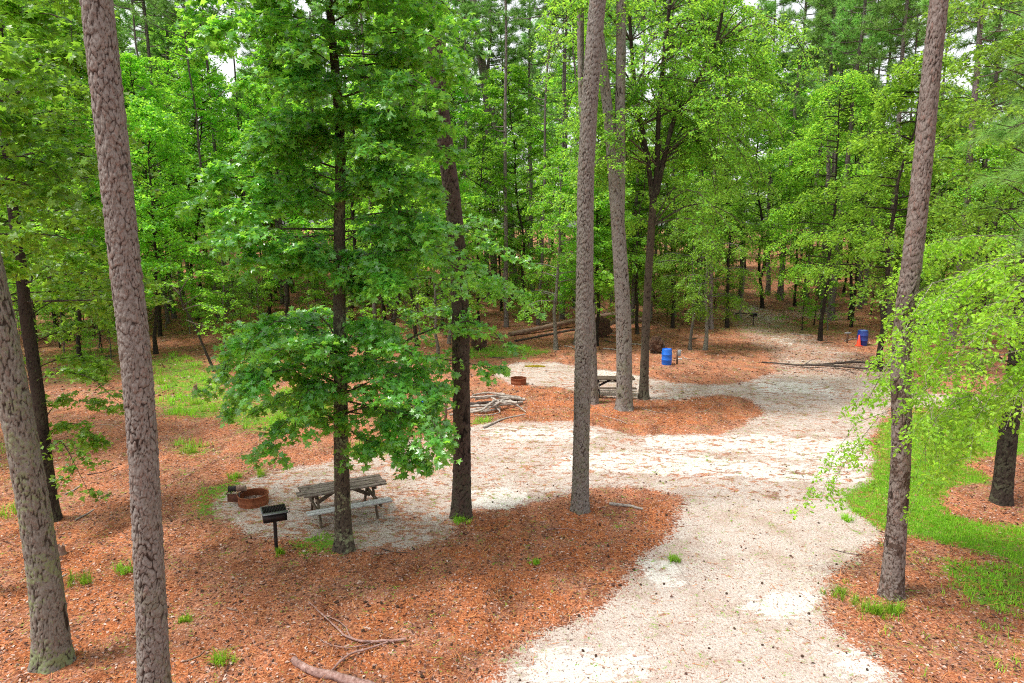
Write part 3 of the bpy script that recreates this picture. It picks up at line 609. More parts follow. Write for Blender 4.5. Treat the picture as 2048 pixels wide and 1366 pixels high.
# broadleaf tree just outside the left edge, its top leaves hang into the corner
bL = Vector((-10.6, 12.4, 0)); bL.z = float(H(bL.x, bL.y)); t = empty('maple_tree', bL, 'broadleaf tree at the left edge filling the upper left corner with leaves', 'tree')
trunk('trunk', [Vector((0, 0, -.1)), Vector((.1, 0, 3)), Vector((.0, .1, 6)), Vector((-.1, 0, 9)), Vector((-.2, 0, 13))], [.16, .14, .12, .1, .05], 'dark_bark', t, 33, cw=.05, ch=.15, step=.06, S=30)
rL = np.random.RandomState(78); lo = []
for k in range(22):
    y0 = 540 - 34 * k; rc = rL.uniform(140, 330); dY = rL.uniform(-2, 2); rise = rL.uniform(0, 60)
    lo.append([(-140, y0, 0), (-140 + rc * .4, y0 - rise, dY * .4), (-140 + rc * .8, y0 - rise, dY * .8), (-140 + rc, y0 - rise * .4 + 15, dY)])
crown(rL, px_limbs(lo, 12.4, bL), t, 'gum_leaf_back', 'twig', 'star', .14, sub=9, sublen=.8, twigs=5, twiglen=.36, per=6, droop=.35, up=.12, rad=.02, vert=.5, tilt=.5)

# pine just outside the right edge whose needle sprays reach the upper right corner
bP = Vector((8.9, 9.0, 0)); bP.z = float(H(bP.x, bP.y)); t = empty('pine_tree', bP, 'pine at the right edge with soft needle sprays reaching into the upper right corner', 'tree')
trunk('trunk', [Vector((0, 0, -.1)), Vector((.1, 0, 4)), Vector((.1, .1, 9)), Vector((0, 0, 14))], [.16, .14, .12, .06], 'pine_bark', t, 34, cw=.07, ch=.14, step=.05, S=36)
rP = np.random.RandomState(79); lo = []
for k in range(22):
    y0 = 470 - 30 * k; rc = rP.uniform(130, 330); dY = rP.uniform(-1.2, 1.2)
    lo.append([(2330, y0 - 30, 0), (2330 - rc * .5, y0 - 20, dY * .5), (2330 - rc, y0 + rP.uniform(-10, 40), dY)])
lb = px_limbs(lo, 9.0, bP, 6); s2, _ = grow(rP, lb, 9, .7, .2, up=.1, droop=.1, K=4)
v1, f1 = tubes(lb, np.full((len(lb), 1), .022) * np.linspace(1, .3, 6)[None], 5); v2, f2 = tubes(s2, np.full((len(s2), 1), .007) * np.linspace(1, .6, 4)[None], 4)
ti = np.repeat(np.arange(len(s2)), 4); pp, tan = along(s2, ti, np.tile([1.0, .85, .7, .5], len(s2))); nb = 34; n_ = len(pp) * nb; pp = np.repeat(pp, nb, 0); tn = np.repeat(tan, nb, 0)
dd = unit(tn * .9 + unit(rP.normal(0, 1, (n_, 3))) * .75); LL = .13 + .08 * rP.rand(n_, 1); sd_ = unit(np.cross(dd, rP.normal(0, 1, (n_, 3)))) * .0022
crown_mesh('crown', (np.vstack([v1, v2]), np.vstack([f1, f2 + len(v1)])), 'twig', (np.stack([pp - sd_, pp + sd_, pp + dd * LL + sd_ * .4 - np.array([0, 0, .012]), pp + dd * LL - sd_ * .4 - np.array([0, 0, .012])], 1).reshape(-1, 3), np.arange(n_ * 4).reshape(-1, 4)), 'pine_leaf', t)

# leafy oak by the lawn
t, b, Y11 = near_tree('oak_tree', 'stout dark tree standing in pine straw beyond the green lawn at the right edge', 'tree',
    [(2003,1005),(2010,930),(2022,820),(2038,700),(2052,560),(2070,380),(2090,100)], [40,37,36,33,30,26,18], 'dark_bark', 13, cw=.06, ch=.16, step=.035, S=48, flare=.25)
r11 = np.random.RandomState(11); lo = []
for k in range(30):
    y0 = 760 - 26 * k; x0 = 2035 + k * 2.0; sgn = -1 if r11.rand() < .7 else 1; rc = r11.uniform(90, 230); dY = r11.uniform(-1.5, 2.5); rise = r11.uniform(0, 60)
    lo.append([(x0, y0, 0), (x0 + sgn * rc * .4, y0 - rise, dY * .4), (x0 + sgn * rc * .8, y0 - rise, dY * .8), (x0 + sgn * rc, y0 - rise * .3 + 20, dY)])
crown(r11, px_limbs(lo, Y11, b), t, 'elm_leaf', 'twig', 'oval', .10, sub=8, sublen=.8, twigs=5, twiglen=.4, per=7, droop=.4, up=.1, rad=.02, vert=.3)

# forked elm at the second campsite
b = G(1287, 797); Y10 = b.y; t = empty('elm_tree', b, 'dark forked elm with wide weeping crown right of the second picnic table', 'tree')
def stem(path, ws, sd_, fl=0.0, mat='elm_bark'):
    pts = [P(x, y, Y10) - b for x, y in path]
    if fl: pts[0] = Vector((0, 0, -.1))
    trunk('trunk', pts, [rpx(q, Y10) for q in ws], mat, t, sd_, cw=.06, ch=.2, S=28, step=.06, flare=fl)
stem([(1287,795),(1290,700),(1294,600),(1300,500),(1306,410)], (18,16,15,15,13), 14, .4)
stem([(1306,415),(1297,330),(1283,250),(1270,180),(1262,80),(1255,-40)], (10,9,8,7,6,4), 15, 0, 'dark_bark')
stem([(1306,415),(1314,330),(1318,220),(1328,110),(1340,0),(1345,-80)], (11,10,8,7,6,4), 16, 0, 'dark_bark')
stem([(1312,390),(1330,310),(1352,230),(1392,165),(1430,90),(1450,0)], (11,10,8,7,6,4), 17, 0, 'dark_bark')
r10 = np.random.RandomState(101); lo = []
tips_ = [(1297,330),(1283,250),(1270,180),(1262,80),(1258,0),(1314,330),(1318,220),(1328,110),(1340,20),(1330,310),(1352,230),(1392,165),(1430,90),(1306,450)]
for k in range(92):
    x0, y0 = tips_[k % len(tips_)]; sgn = 1 if r10.rand() < (.68 if x0 > 1300 else .4) else -1
    rc = r10.uniform(70, 210) * (1.0 if sgn > 0 else .8); dY = r10.uniform(-3.5, 3.5); rise = r10.uniform(10, 80); dr = r10.uniform(0, 80)
    lo.append([(x0, y0, 0), (x0 + sgn * rc * .45, y0 - rise, dY * .45), (x0 + sgn * rc * .85, y0 - rise * .4, dY * .85), (x0 + sgn * rc, y0 + dr * .5, dY), (x0 + sgn * rc * 1.05, y0 + dr, dY)])
crown(r10, px_limbs(lo, Y10, b), t, 'elm_leaf', 'twig', 'oval', .12, sub=12, sublen=1.3, twigs=7, twiglen=.5, per=7, droop=.4, up=.05, tilt=.35, rad=.035, vert=.25)

# ================================================================ tree kinds for the wood behind
def make_hardwood(seed, Ht, spread, leafm, kind, lsize, trunk_mat, low=.22, droop=.35, nl=30, sub=7, tw=4, per=6, r0=.13, layered=0., lean=.06):
    rs = np.random.RandomState(seed)
    K = 14; z = np.linspace(0, Ht, K); cx = np.cumsum(rs.normal(0, .09 * Ht / 12, K)) * 1.; cy = np.cumsum(rs.normal(0, .09 * Ht / 12, K)); cx -= cx[0]; cy -= cy[0]
    ln = rs.normal(0, lean, 2); tr = np.stack([cx + ln[0] * z, cy + ln[1] * z, z - .1], 1)[None]
    rr = (r0 * (1 - .85 * np.linspace(0, 1, K)) * (1 + .45 * np.exp(-z / .3)))[None]
    lim = []
    for k in range(nl):
        h = low + (1 - low) * (k + rs.rand()) / nl; p, _ = along(tr, np.array([0]), np.array([h])); p = p[0]
        a = rs.rand() * 6.283; shape = math.sin(min(1, (1.02 - h) / (1 - low) * 1.35) * math.pi / 2) * (.55 + .6 * rs.rand()); L = spread * shape + .25
        up = (.15 + .55 * h) * (1 - layered); d = np.array([math.cos(a), math.sin(a), up])
        q = [p, p + d * L * .45, p + d * L * .8 - np.array([0, 0, droop * L * .12]), p + d * L - np.array([0, 0, droop * L * .4])]
        lim.append(q)
    lim = limb_curves(lim, 6)
    s2, _ = grow(rs, lim, sub, spread * .42, .2, up=.08 if layered else .15, updev=.12 if layered else .25, droop=droop)
    s3, _ = grow(rs, s2, tw, spread * .2, .1, up=.0, droop=droop, K=4)
    V1, F1 = tubes(tr, rr, 8); V2, F2 = tubes(lim, np.full((len(lim), 1), r0 * .3) * np.linspace(1, .25, 6)[None], 4); V3, F3 = tubes(s2, np.full((len(s2), 1), r0 * .09) * np.linspace(1, .4, 5)[None], 3)
    root = bpy.data.objects.new('hardwood_tree', None); root.empty_display_size = .2
    tk = mesh_np('trunk', V1, F1, M[trunk_mat], root, True)
    v, f = leaves_on(rs, s3, per, kind, lsize, .3 if layered else .5, .15, vert=.25); v2, f2 = leaves_on(rs, s2, 3, kind, lsize, .3 if layered else .5, .15, vert=.25)
    crown_mesh('crown', (np.vstack([V2, V3]), np.vstack([F2, F3 + len(V2)])), trunk_mat, (np.vstack([v, v2]), np.vstack([f, f2 + len(v)])), leafm, root)
    return root
def make_pine(seed, Ht, r0, crown_from, nl=34, mat='far_pine_bark', spread=3.0):
    rs = np.random.RandomState(seed); K = 20; z = np.linspace(0, Ht, K)
    cx = np.cumsum(rs.normal(0, .05, K)); cy = np.cumsum(rs.normal(0, .05, K)); ln = rs.normal(0, .02, 2)
    tr = np.stack([cx - cx[0] + ln[0] * z, cy - cy[0] + ln[1] * z, z - .1], 1)[None]
    rr = (r0 * (1 - .72 * np.linspace(0, 1, K)) * (1 + .35 * np.exp(-z / .4)))[None]
    lim = []
    for k in range(nl + 7):
        dead = k >= nl
        h = crown_from + (1 - crown_from) * (k + rs.rand()) / nl if not dead else crown_from * rs.uniform(.55, .98)
        p, _ = along(tr, np.array([0]), np.array([min(h, .99)])); p = p[0]; a = rs.rand() * 6.283
        L = (spread * (1.15 - .85 * (h - crown_from) / (1 - crown_from)) * (.6 + .5 * rs.rand())) if not dead else rs.uniform(.6, 1.8)
        d = np.array([math.cos(a), math.sin(a), rs.uniform(-.15, .35)])
        lim.append([p, p + d * L * .5, p + d * L + np.array([0, 0, .12 * L])])
    lim = limb_curves(lim, 6); live = lim[:nl]
    s2, _ = grow(rs, live, 7, 1.1, .3, up=.25, droop=-.1, K=4)
    V1, F1 = tubes(tr, rr, 10); V2, F2 = tubes(lim, np.full((len(lim), 1), .045) * np.linspace(1, .3, 6)[None], 4); V3, F3 = tubes(s2, np.full((len(s2), 1), .016) * np.linspace(1, .6, 4)[None], 3)
    root = bpy.data.objects.new('pine_tree', None); root.empty_display_size = .2
    mesh_np('trunk', V1, F1, M[mat], root, True)
    # needle tufts
    tipi = np.repeat(np.arange(len(s2)), 3); tt = np.tile([1.0, .72, .45], len(s2)); p, tan = along(s2, tipi, tt)
    nb = 18; n = len(p) * nb; pp = np.repeat(p, nb, 0); tn = np.repeat(tan, nb, 0)
    d = unit(tn * .7 + unit(rs.normal(0, 1, (n, 3))) * .9 + np.array([0, 0, .15])); L = .26 + .16 * rs.rand(n, 1)
    sd_ = unit(np.cross(d, rs.normal(0, 1, (n, 3)))) * .016
    V = np.stack([pp - sd_, pp + sd_, pp + d * L + sd_ * .5 - np.array([0, 0, .03]), pp + d * L - sd_ * .5 - np.array([0, 0, .03])], 1).reshape(-1, 3)
    crown_mesh('crown', (np.vstack([V2, V3]), np.vstack([F2, F3 + len(V2)])), mat, (V, np.arange(n * 4).reshape(-1, 4)), 'pine_leaf', root)
    return root
def copy_tree(src, loc, rz, s, label, cat, group, sz=None, name=None):
    r = src.copy(); C.objects.link(r); r.location = loc; r.rotation_euler = (0, 0, rz); r.scale = (s, s, sz or s)
    if name: r.name = name
    tag(r, label, cat, group)
    for ch in src.children:
        c = ch.copy(); C.objects.link(c); c.parent = r
    return r
HW = [make_hardwood(201, 17, 3.6, 'gum_leaf_back', 'lobed', .19, 'far_bark', nl=50, sub=9, tw=5, low=.2), make_hardwood(202, 20, 4.0, 'gum_leaf_back', 'lobed', .20, 'far_bark', low=.25, nl=56, sub=9, tw=5),
      make_hardwood(203, 13, 3.0, 'gum_leaf_back', 'rhomb', .18, 'grey_bark', low=.2, nl=42, sub=8, tw=5), make_hardwood(204, 22, 4.2, 'gum_leaf_back', 'rhomb', .20, 'far_bark', low=.25, nl=58, sub=9, tw=5)]
EL = [make_hardwood(211, 14, 3.6, 'elm_leaf', 'rhomb', .15, 'far_bark', low=.30, droop=.5, layered=.7, nl=28, sub=13, tw=6, per=7), make_hardwood(212, 17, 4.2, 'elm_leaf', 'rhomb', .16, 'far_bark', low=.27, droop=.55, layered=.75, nl=32, sub=13, tw=6, per=7),
      make_hardwood(213, 11, 2.8, 'elm_leaf', 'rhomb', .13, 'grey_bark', low=.25, droop=.6, layered=.6, nl=22, sub=11, tw=6, per=7)]
SH = [make_hardwood(221, 3.2, 1.3, 'gum_leaf_back', 'rhomb', .12, 'far_bark', low=.12, nl=14, sub=5, tw=3, per=6, r0=.04), make_hardwood(222, 4.6, 1.5, 'elm_leaf', 'rhomb', .11, 'grey_bark', low=.2, nl=16, sub=6, tw=3, per=6, r0=.045, droop=.6)]
PN = [make_pine(231, 28, .21, .5, 50), make_pine(232, 32, .24, .55, 56), make_pine(233, 26, .18, .42, 50)]
PROTO = HW + EL + SH + PN
GH = 'hardwood trees of the wood behind the clearing'; GE = 'weeping elms of the wood behind the clearing'; GP = 'tall pines of the wood behind the clearing'; GS = 'leafy saplings among the trees behind the clearing'
HW += [make_hardwood(205, 17, 2.6, 'gum_leaf_back', 'rhomb', .19, 'far_bark', low=.5, nl=34, sub=8, tw=5, r0=.15), make_hardwood(206, 19, 2.6, 'gum_leaf_back', 'rhomb', .19, 'far_bark', low=.55, nl=34, sub=8, tw=5, r0=.11)]
PROTO += HW[-2:]
rb = random.Random(9)
placed = []
def place(src, px, py, s, label, cat, group, sz=None, rz=None):
    p = G(px, py); placed.append((p.x, p.y))
    return copy_tree(src, p, rb.uniform(0, 6.28) if rz is None else rz, s, label, cat, group, sz)
# leafy saplings at the left forest edge
LS = [(205,705,1.0,0,'leafy sapling beside the grass just left of the large plated pine'),(480,700,.9,0,'sapling in front of the sweetgum lower left leaves'),(520,668,1.1,1,'sapling beyond the left meadow, nearest the sweetgum'),(380,668,.9,1,'sapling behind the bent dark sapling'),(250,650,1.0,0,'sapling seen just right of the large plated pine'),(620,655,.9,1,'sapling in shade left of the sweetgum trunk'),(730,690,.7,0,'low sapling right of the sweetgum trunk'),(60,690,1.2,0,'sapling at the left edge behind the thin dark tree'),(150,650,1.1,1,'sapling between the two left pines, far back'),(560,725,.6,1,'small sapling standing in the grass left of the sweetgum')]
# trunks that can be told apart at the edge of the clearing: (kind, px, py, scale, label)
EDGE = [
 (EL[1],1640,681,1.0,'elm with a dark trunk standing left of the dark blue barrel and cone'),
 (EL[0],1757,742,1.12,'elm with dark leafy trunk behind the right pine, by the fallen branch'),
 (EL[2],1410,700,.95,'slim leafy elm right of the blue barrel at the edge of the track'),
 (EL[2],1380,700,.8,'thinnest elm stem close to the hookup post beside the blue barrel'),
 (HW[3],1454,655,.95,'thick black trunked tree at the left side of the stony path'),
 (EL[2],1112,700,1.0,'small grey trunked elm in front of the long fallen log'),
 (HW[2],1150,690,.8,'thin dark tree half hidden by the left side of the middle pine'),
 (HW[0],1193,692,.9,'dark straight tree right behind the upturned roots'),
 (HW[2],876,718,.8,'thin pale grey tree left of the straight reddish brown pine'),
 (HW[1],320,672,.9,'dark double trunked tree beyond the grass left of the sweetgum'),
 (HW[0],312,708,.85,'dark crooked tree in front of the double trunked one'),
 (HW[0],112,667,.95,'dark tree beyond the left grass, between the two left pines'),
 (HW[1],1525,616,1.0,'dark tree beyond the upper end of the stony path'),
 (EL[0],1590,612,.9,'elm right of the upper end of the stony path'),
 (HW[1],1055,641,.9,'dark tree behind the left end of the fallen log'),
 (HW[0],1003,622,.8,'low dark tree well behind the left end of the fallen log'),
 (HW[2],452,694,.62,'slight sapling-like tree left of the sweetgum lower branches'),
 (HW[0],1345,655,.9,'dark tree behind the forked elm, beyond the dead logs'),
 (EL[0],1275,668,.9,'dark elm between the forked pine and the forked elm'),
 (EL[1],1700,640,1.0,'elm in deep shade behind the dark blue barrel'),
 (EL[1],1850,650,.95,'elm in deep shade right of the right pine'),
 (EL[0],1960,700,.95,'elm behind the bright drooping branches at the right'),
 (HW[0],40,760,.9,'broadleaf tree with dense crown at the far left edge'),
 (HW[1],-90,900,.9,'broadleaf tree mostly outside the left edge'),
 (HW[0],160,720,.85,'broadleaf tree behind the left grass patch'),
 (HW[1],395,640,.9,'broadleaf tree behind the bent sapling'),
 (HW[2],1235,640,.8,'grey tree behind the forked pine and the roots'),
 (EL[2],1480,640,.8,'small elm arching over the upper end of the path'),
 (HW[3],770,640,.8,'leafy tree right behind the sweetgum crown'),
 (HW[0],575,650,.85,'leafy tree left behind the sweetgum crown'),
]
for sct, px, py, s, lab in EDGE:
    place(sct, px, py, s, lab, 'tree', 'trees at the edge of the clearing')
for px, py, s, k, lab in LS: copy_tree(SH[k], G(px, py), px * .1, s, lab, 'sapling', 'saplings at the left edge of the clearing', name='sapling')
PEDGE = [(0,575,612,'pine trunk seen left of the sweetgum, beyond the low grass'),(2,845,612,'slim pine trunk seen between the sweetgum and the reddish brown pine'),(1,1662,640,'tall pine rising behind the elms right of the path'),(0,1775,655,'tall pine rising just left of the right pine'),(1,1900,700,'tall grey pine rising right of the right pine'),(2,1930,690,'grey pine leaning beside the tall one at the right'),
 (0,300,560,'leftmost of the far pines seen against the bright sky'),(2,322,565,'second of the far pines against the bright sky at the left'),(1,348,560,'third of the far pines against the bright sky at the left'),(0,378,570,'rightmost of the far pines against the bright sky at the left'),(2,910,575,'far pine above the reddish brown pine'),(1,1128,570,'far pine left of the middle pine top'),(0,1535,590,'far pine behind the stony path'),(2,1010,580,'far pine behind the leaning grey stems'),(1,975,600,'bushy topped pine just left of the leaning grey stems'),(0,1065,600,'bushy topped pine between the leaning grey stems and the middle pine'),(1,1560,600,'bushy topped pine above the upper end of the stony path'),(0,1610,598,'bushy topped pine right of the upper end of the stony path'),(1,365,600,'bushy topped pine in front of the far pines at the left'),(2,1480,596,'bushy topped pine left of the upper end of the stony path')]
for k, px, py, lab in PEDGE: place(PN[k], px, py, rb.uniform(.92, 1.08), lab, 'tree', 'tall pines at the edge of the clearing')
# two leaning grey pine stems that cross
for path, ws, lab in (([(1030,600),(1018,415),(1003,330),(985,230),(962,100),(945,0),(930,-120)], (17,15,14,13,11,10,6), 'bare pine stem leaning left, crossing another grey stem'), ([(990,600),(984,420),(981,300),(972,200),(960,120),(950,20),(935,-140)], (15,13,12,12,10,9,6), 'paler upright pine stem crossed by the leaning one')):
    p = G(*path[0]); tt_ = empty('pine_tree', p, lab, 'tree', 'pair of crossing grey pine stems')
    pts = [Vector((0, 0, -.1))] + [P(x, y, p.y) - p for x, y in path[1:]]
    cvv = resample(pts, 24)[None]; v, f = tubes(cvv, np.interp(np.linspace(0, 1, 24), np.linspace(0, 1, len(ws)), [rpx(q, p.y) for q in ws])[None], 10)
    mesh_np('trunk', v, f, M['far_pine_bark'], tt_, True); placed.append((p.x, p.y))
# the mass of the wood
def ok(x, y, dmin):
    pX, pY = world_to_px(np.array([x]), np.array([y]), H(np.array([x]), np.array([y])))
    a, c = pX[0], pY[0]
    # clearings, tracks and sight lines stay open
    if c > 700 and a > 430: return False
    if c > 735: return False
    if 930 < a < 1800 and c > 662: return False
    if 1430 < a < 1600 and c > 556: return False
    if 240 < a < 700 and c > 660: return False
    for (u, v) in placed:
        if (u - x) ** 2 + (v - y) ** 2 < dmin ** 2: return False
    return True
n = 0; tries = 0
while n < 190 and tries < 6000:
    tries += 1
    y = 26 + 100 * rb.random() ** 1.15; x = rb.uniform(-.82, .82) * y * 1.02
    if not ok(x, y, 3.0 if y < 80 else 3.6): continue
    placed.append((x, y)); n += 1
    if x > 0 and rb.random() < .62: src, lab, g = rb.choice(EL), 'weeping small leaved elm in the dense wood behind the clearing, one of many', GE
    else: src, lab, g = rb.choice(HW), 'leafy broadleaf tree in the dense wood behind the clearing, one of many', GH
    copy_tree(src, (x, y, float(H(x, y))), rb.uniform(0, 6.28), rb.uniform(.75, 1.2), lab, 'tree', g)
PS = [make_pine(241, 30, .15, .72, 30), make_pine(242, 27, .12, .75, 26)]; PROTO += PS
n = 0; tries = 0
while n < 62 and tries < 9000:
    tries += 1
    y = 33 + 37 * rb.random(); x = rb.uniform(-.76, .76) * y
    if not ok(x, y, 1.3): continue
    placed.append((x, y)); n += 1
    copy_tree(rb.choice(PS), (x, y, float(H(x, y))), rb.uniform(0, 6.28), rb.uniform(.9, 1.1), 'slim high crowned pine stem among the trees behind the clearing, one of many', 'tree', 'slim pine stems behind the clearing')
SL = [make_hardwood(251, 13, 1.7, 'elm_leaf', 'rhomb', .16, 'far_bark', low=.45, nl=20, sub=6, tw=4, r0=.10), make_hardwood(252, 15, 1.9, 'gum_leaf_back', 'rhomb', .17, 'far_bark', low=.5, nl=20, sub=6, tw=4, r0=.12)]; PROTO += SL
n = 0; tries = 0
while n < 75 and tries < 9000:
    tries += 1
    y = 34 + 46 * rb.random(); x = rb.uniform(-.55, .74) * y
    if not ok(x, y, 1.2): continue
    placed.append((x, y)); n += 1
    copy_tree(rb.choice(SL), (x, y, float(H(x, y))), rb.uniform(0, 6.28), rb.uniform(.8, 1.15), 'slender dark stemmed hardwood in the shade behind the clearing, one of many', 'tree', 'slender dark stems behind the clearing')
n = 0; tries = 0
while n < 80 and tries < 4000:
    tries += 1
    y = 45 + 95 * rb.random(); x = rb.uniform(-.8, .8) * y
    if not ok(x, y, 2.2): continue
    placed.append((x, y)); n += 1
    copy_tree(rb.choice(PN), (x, y, float(H(x, y))), rb.uniform(0, 6.28), rb.uniform(.85, 1.12), 'tall straight pine in the dense wood behind the clearing, one of many', 'tree', GP)
n = 0; tries = 0
while n < 165 and tries < 8000:
    tries += 1
    y = 26 + 45 * rb.random(); x = rb.uniform(-.8, .8) * y
    if not ok(x, y, 1.6): continue
    placed.append((x, y)); n += 1
    copy_tree(rb.choice(SH), (x, y, float(H(x, y))), rb.uniform(0, 6.28), rb.uniform(.7, 1.2), 'leafy sapling under the tall trees behind the clearing, one of many', 'sapling', GS, name='sapling')
for r in PROTO:
    for ch in list(r.children): bpy.data.objects.remove(ch)
    bpy.data.objects.remove(r)
# bent bare sapling
p = G(430, 743); t = empty('sapling', p, 'bent dark sapling leaning left beyond the grass', 'sapling')
pts = [Vector((0, 0, -.05))] + [P(x, y, p.y) - p for x, y in [(412,705),(395,665),(378,630),(366,612),(360,585)]]
trunk('trunk', pts, [.075, .065, .06, .05, .04, .03], 'dark_bark', t, 71, S=14, step=.06, depth=.004, tilt=.002, cw=.04)
rS = np.random.RandomState(3)
crown(rS, px_limbs([[(366,612,0),(400,590,.3),(440,585,.5),(470,600,.6)],[(366,620,0),(400,610,-.5),(430,620,-.8),(450,640,-1)],[(360,590,0),(340,570,.4),(310,575,.8),(290,590,.9)],[(372,640,0),(400,650,-.6),(430,655,-.9),(450,670,-1)],[(360,585,0),(380,555,.3),(420,545,.4),(450,560,.4)]], p.y, p), t, 'gum_leaf_back', 'twig', 'lobed', .13, sub=8, sublen=.8, twigs=4, twiglen=.4, per=6)

# ================================================================ things of the campsites
def world(t, v): return t.location + v
# picnic tables
def picnic(loc, rz, label, L=2.05, topm='table_wood', benchm='bench_wood', framem='table_frame'):
    t = empty('picnic_table', loc, label, 'picnic table', None, rz)
    r = random.Random(int(loc[0] * 10))
    m = MB()
    for k in range(5): m.box((r.uniform(-.012, .012), (k - 2) * .150, .74 + r.uniform(-.007, .007)), (L + r.uniform(-.05, .03), .130, .04), Matrix.Rotation(r.uniform(-.004, .004), 3, 'X'), .006)
    m.build('tabletop', M[topm], t)
    for sy in (-1, 1):
        m = MB()
        m.box((0, sy * .615, .44), (L, .122, .04), None, .006); m.box((0, sy * .748, .438), (L, .122, .04), None, .006); m.build('bench_seat', M[benchm if sy < 0 else topm], t)
    for sx in (-1, 1):
        x = sx * (L / 2 - .34); m = MB()
        for sy in (-1, 1): m.bar((x, sy * .62, -.02), (x, sy * .22, .715), .045, .095, .004)
        m.build('leg_frame', M[framem], t)
        m = MB(); m.bar((x + sx * .048, -.80, .375), (x + sx * .048, .80, .375), .045, .09, .004); m.build('bench_support', M[framem], t)
        m = MB(); m.bar((x + sx * .048, -.35, .675), (x + sx * .048, .35, .675), .045, .085, .004); m.build('cross_piece', M[framem], t)
        m = MB(); m.bar((x + sx * .02 - sx * .03, 0, .385), (x - sx * .60, 0, .705), .045, .09, .004); m.build('brace', M[framem], t)
    return t
A_ = P(609, 995, 15.51); mid = Vector(((-4.96 - 3.48) / 2, (15.51 + 17.04) / 2, 0)); mid.z = float(H(mid.x, mid.y))
picnic(mid, math.atan2(.92, 1.82), 'weathered wooden picnic table with grey bench standing on the sand behind the sweetgum trunk')
p2 = Vector((4.35, 28.95, 0)); p2.z = float(H(4.35, 28.95))
picnic(p2, -.03, 'dark old picnic table at the second campsite, half hidden by the forked pine', 1.9, 'table_dark', 'table_dark', 'charred')

# fire rings
def ring(loc, r, h, label, rz=0, grate=True):
    t = empty('fire_ring', loc, label, 'fire ring', None, rz)
    m = MB(); m.lathe([(r, -.04), (r, h * .3), (r + .004, h * .32), (r, h * .34), (r, h - .02), (r + .016, h - .015), (r + .016, h), (r - .012, h), (r - .012, h - .015), (r - .008, h - .02), (r - .008, .02)], n=56); m.build('ring_wall', M['rust'], t)
    rr = np.random.RandomState(4); n = 26; V = [[0, 0, .10]]; F = []
    for k in (1, 2, 3, 4):
        for i in range(n): a = i * 2 * math.pi / n; V.append([r * .97 * k / 4 * math.cos(a), r * .97 * k / 4 * math.sin(a), .07 + .05 * rr.rand() * (k < 4)])
    T = [[0, 1 + i, 1 + (i + 1) % n] for i in range(n)]
    Q = [[1 + (k - 1) * n + i, 1 + k * n + i, 1 + k * n + (i + 1) % n, 1 + (k - 1) * n + (i + 1) % n] for k in (1, 2, 3) for i in range(n)]
    mesh_np('ash_bed', np.array(V), [np.array(Q), np.array(T)], M['ash'], t)
    m = MB()
    for k in range(46):
        a = rr.rand() * 6.28; q = rr.rand() ** .5 * r * .8; s = rr.uniform(.012, .035)
        m.box((q * math.cos(a), q * math.sin(a), .125), (s * 1.6, s, s * .8), Matrix.Rotation(rr.rand() * 3, 3, 'Z') @ Matrix.Rotation(rr.rand(), 3, 'X'))
    m.build('charcoal', M['ash'], t)
    return t
pr = G(502, 1012); pr.y += .18
R1 = ring(pr, .375, .27, 'rusty fire ring with a raised grate, left of the near picnic table')
# raised grate: plate, frame and bars hinged over the left side
m = MB(); x0 = -.62
m.box((-.47, -.10, .175), (.34, .018, .20), Matrix.Rotation(-.12, 3, 'Z'), .003); m.build('grate_side_plate', M['rust_dark'], R1)
m = MB()
for yy in (-.12, .28): m.tube([(-.66, yy, .285), (-.28, yy, .30)], .011, 6)
for xx in (-.66, -.28): m.tube([(xx, -.12, .287), (xx, .28, .287)], .011, 6)
m.build('grate_frame', M['rust_dark'], R1)
m = MB()
for k in range(9): m.tube([(-.64 + k * .043, -.12, .295), (-.64 + k * .043, .28, .295)], .006, 6)
m.build('grate_bars', M['black_metal'], R1)
m = MB(); m.tube([(-.30, -.14, -.02), (-.30, -.14, .34)], .012, 6); m.tube([(-.66, .20, -.02), (-.66, .20, .29)], .012, 6); m.build('grate_post', M['steel_edge'], R1)
lg = empty('log', pr + Vector((-.46, .06, .375)), 'short charred log lying on the raised grate of the near fire ring', 'log')
def logmesh(a, b_, r, mat, parent, name='bark', seed=0, n=14, K=9, bend=.02, capmat=None, r2=None):
    rs = np.random.RandomState(seed); a = np.array(a, float); b_ = np.array(b_, float)
    s = np.linspace(0, 1, K)[:, None]; cv = a + (b_ - a) * s + rs.normal(0, bend, (K, 3)) * np.array([1, 1, .4])
    V, F = tubes(cv[None], np.linspace(r, r2 or r, K)[None] * (1 + rs.normal(0, .03, (1, K))), n); V = V + rs.normal(0, r * .05, V.shape)
    o = mesh_np(name, V, F, M[mat], parent, True)
    m = MB()
    for k in (0, K - 1):
        rg = V[k * n:(k + 1) * n]; c = rg.mean(0); m.add(np.vstack([rg, [c]]), [[i, (i + 1) % n, n] if k else [(i + 1) % n, i, n] for i in range(n)])
    m.build('cut_end', M[capmat or 'dead_wood'], parent)
    return o
logmesh((-.20, -.02, 0), (.02, .01, 0), .072, 'charred', lg, 'charred_end', 5, bend=.004, capmat='charred')
logmesh((.0205, .01, 0), (.25, .03, .0), .072, 'log_bark', lg, 'bark', 6, bend=.004)
pr2 = G(1037, 768); ring(pr2, .36, .30, 'round rusty fire ring standing on the sand of the second campsite')

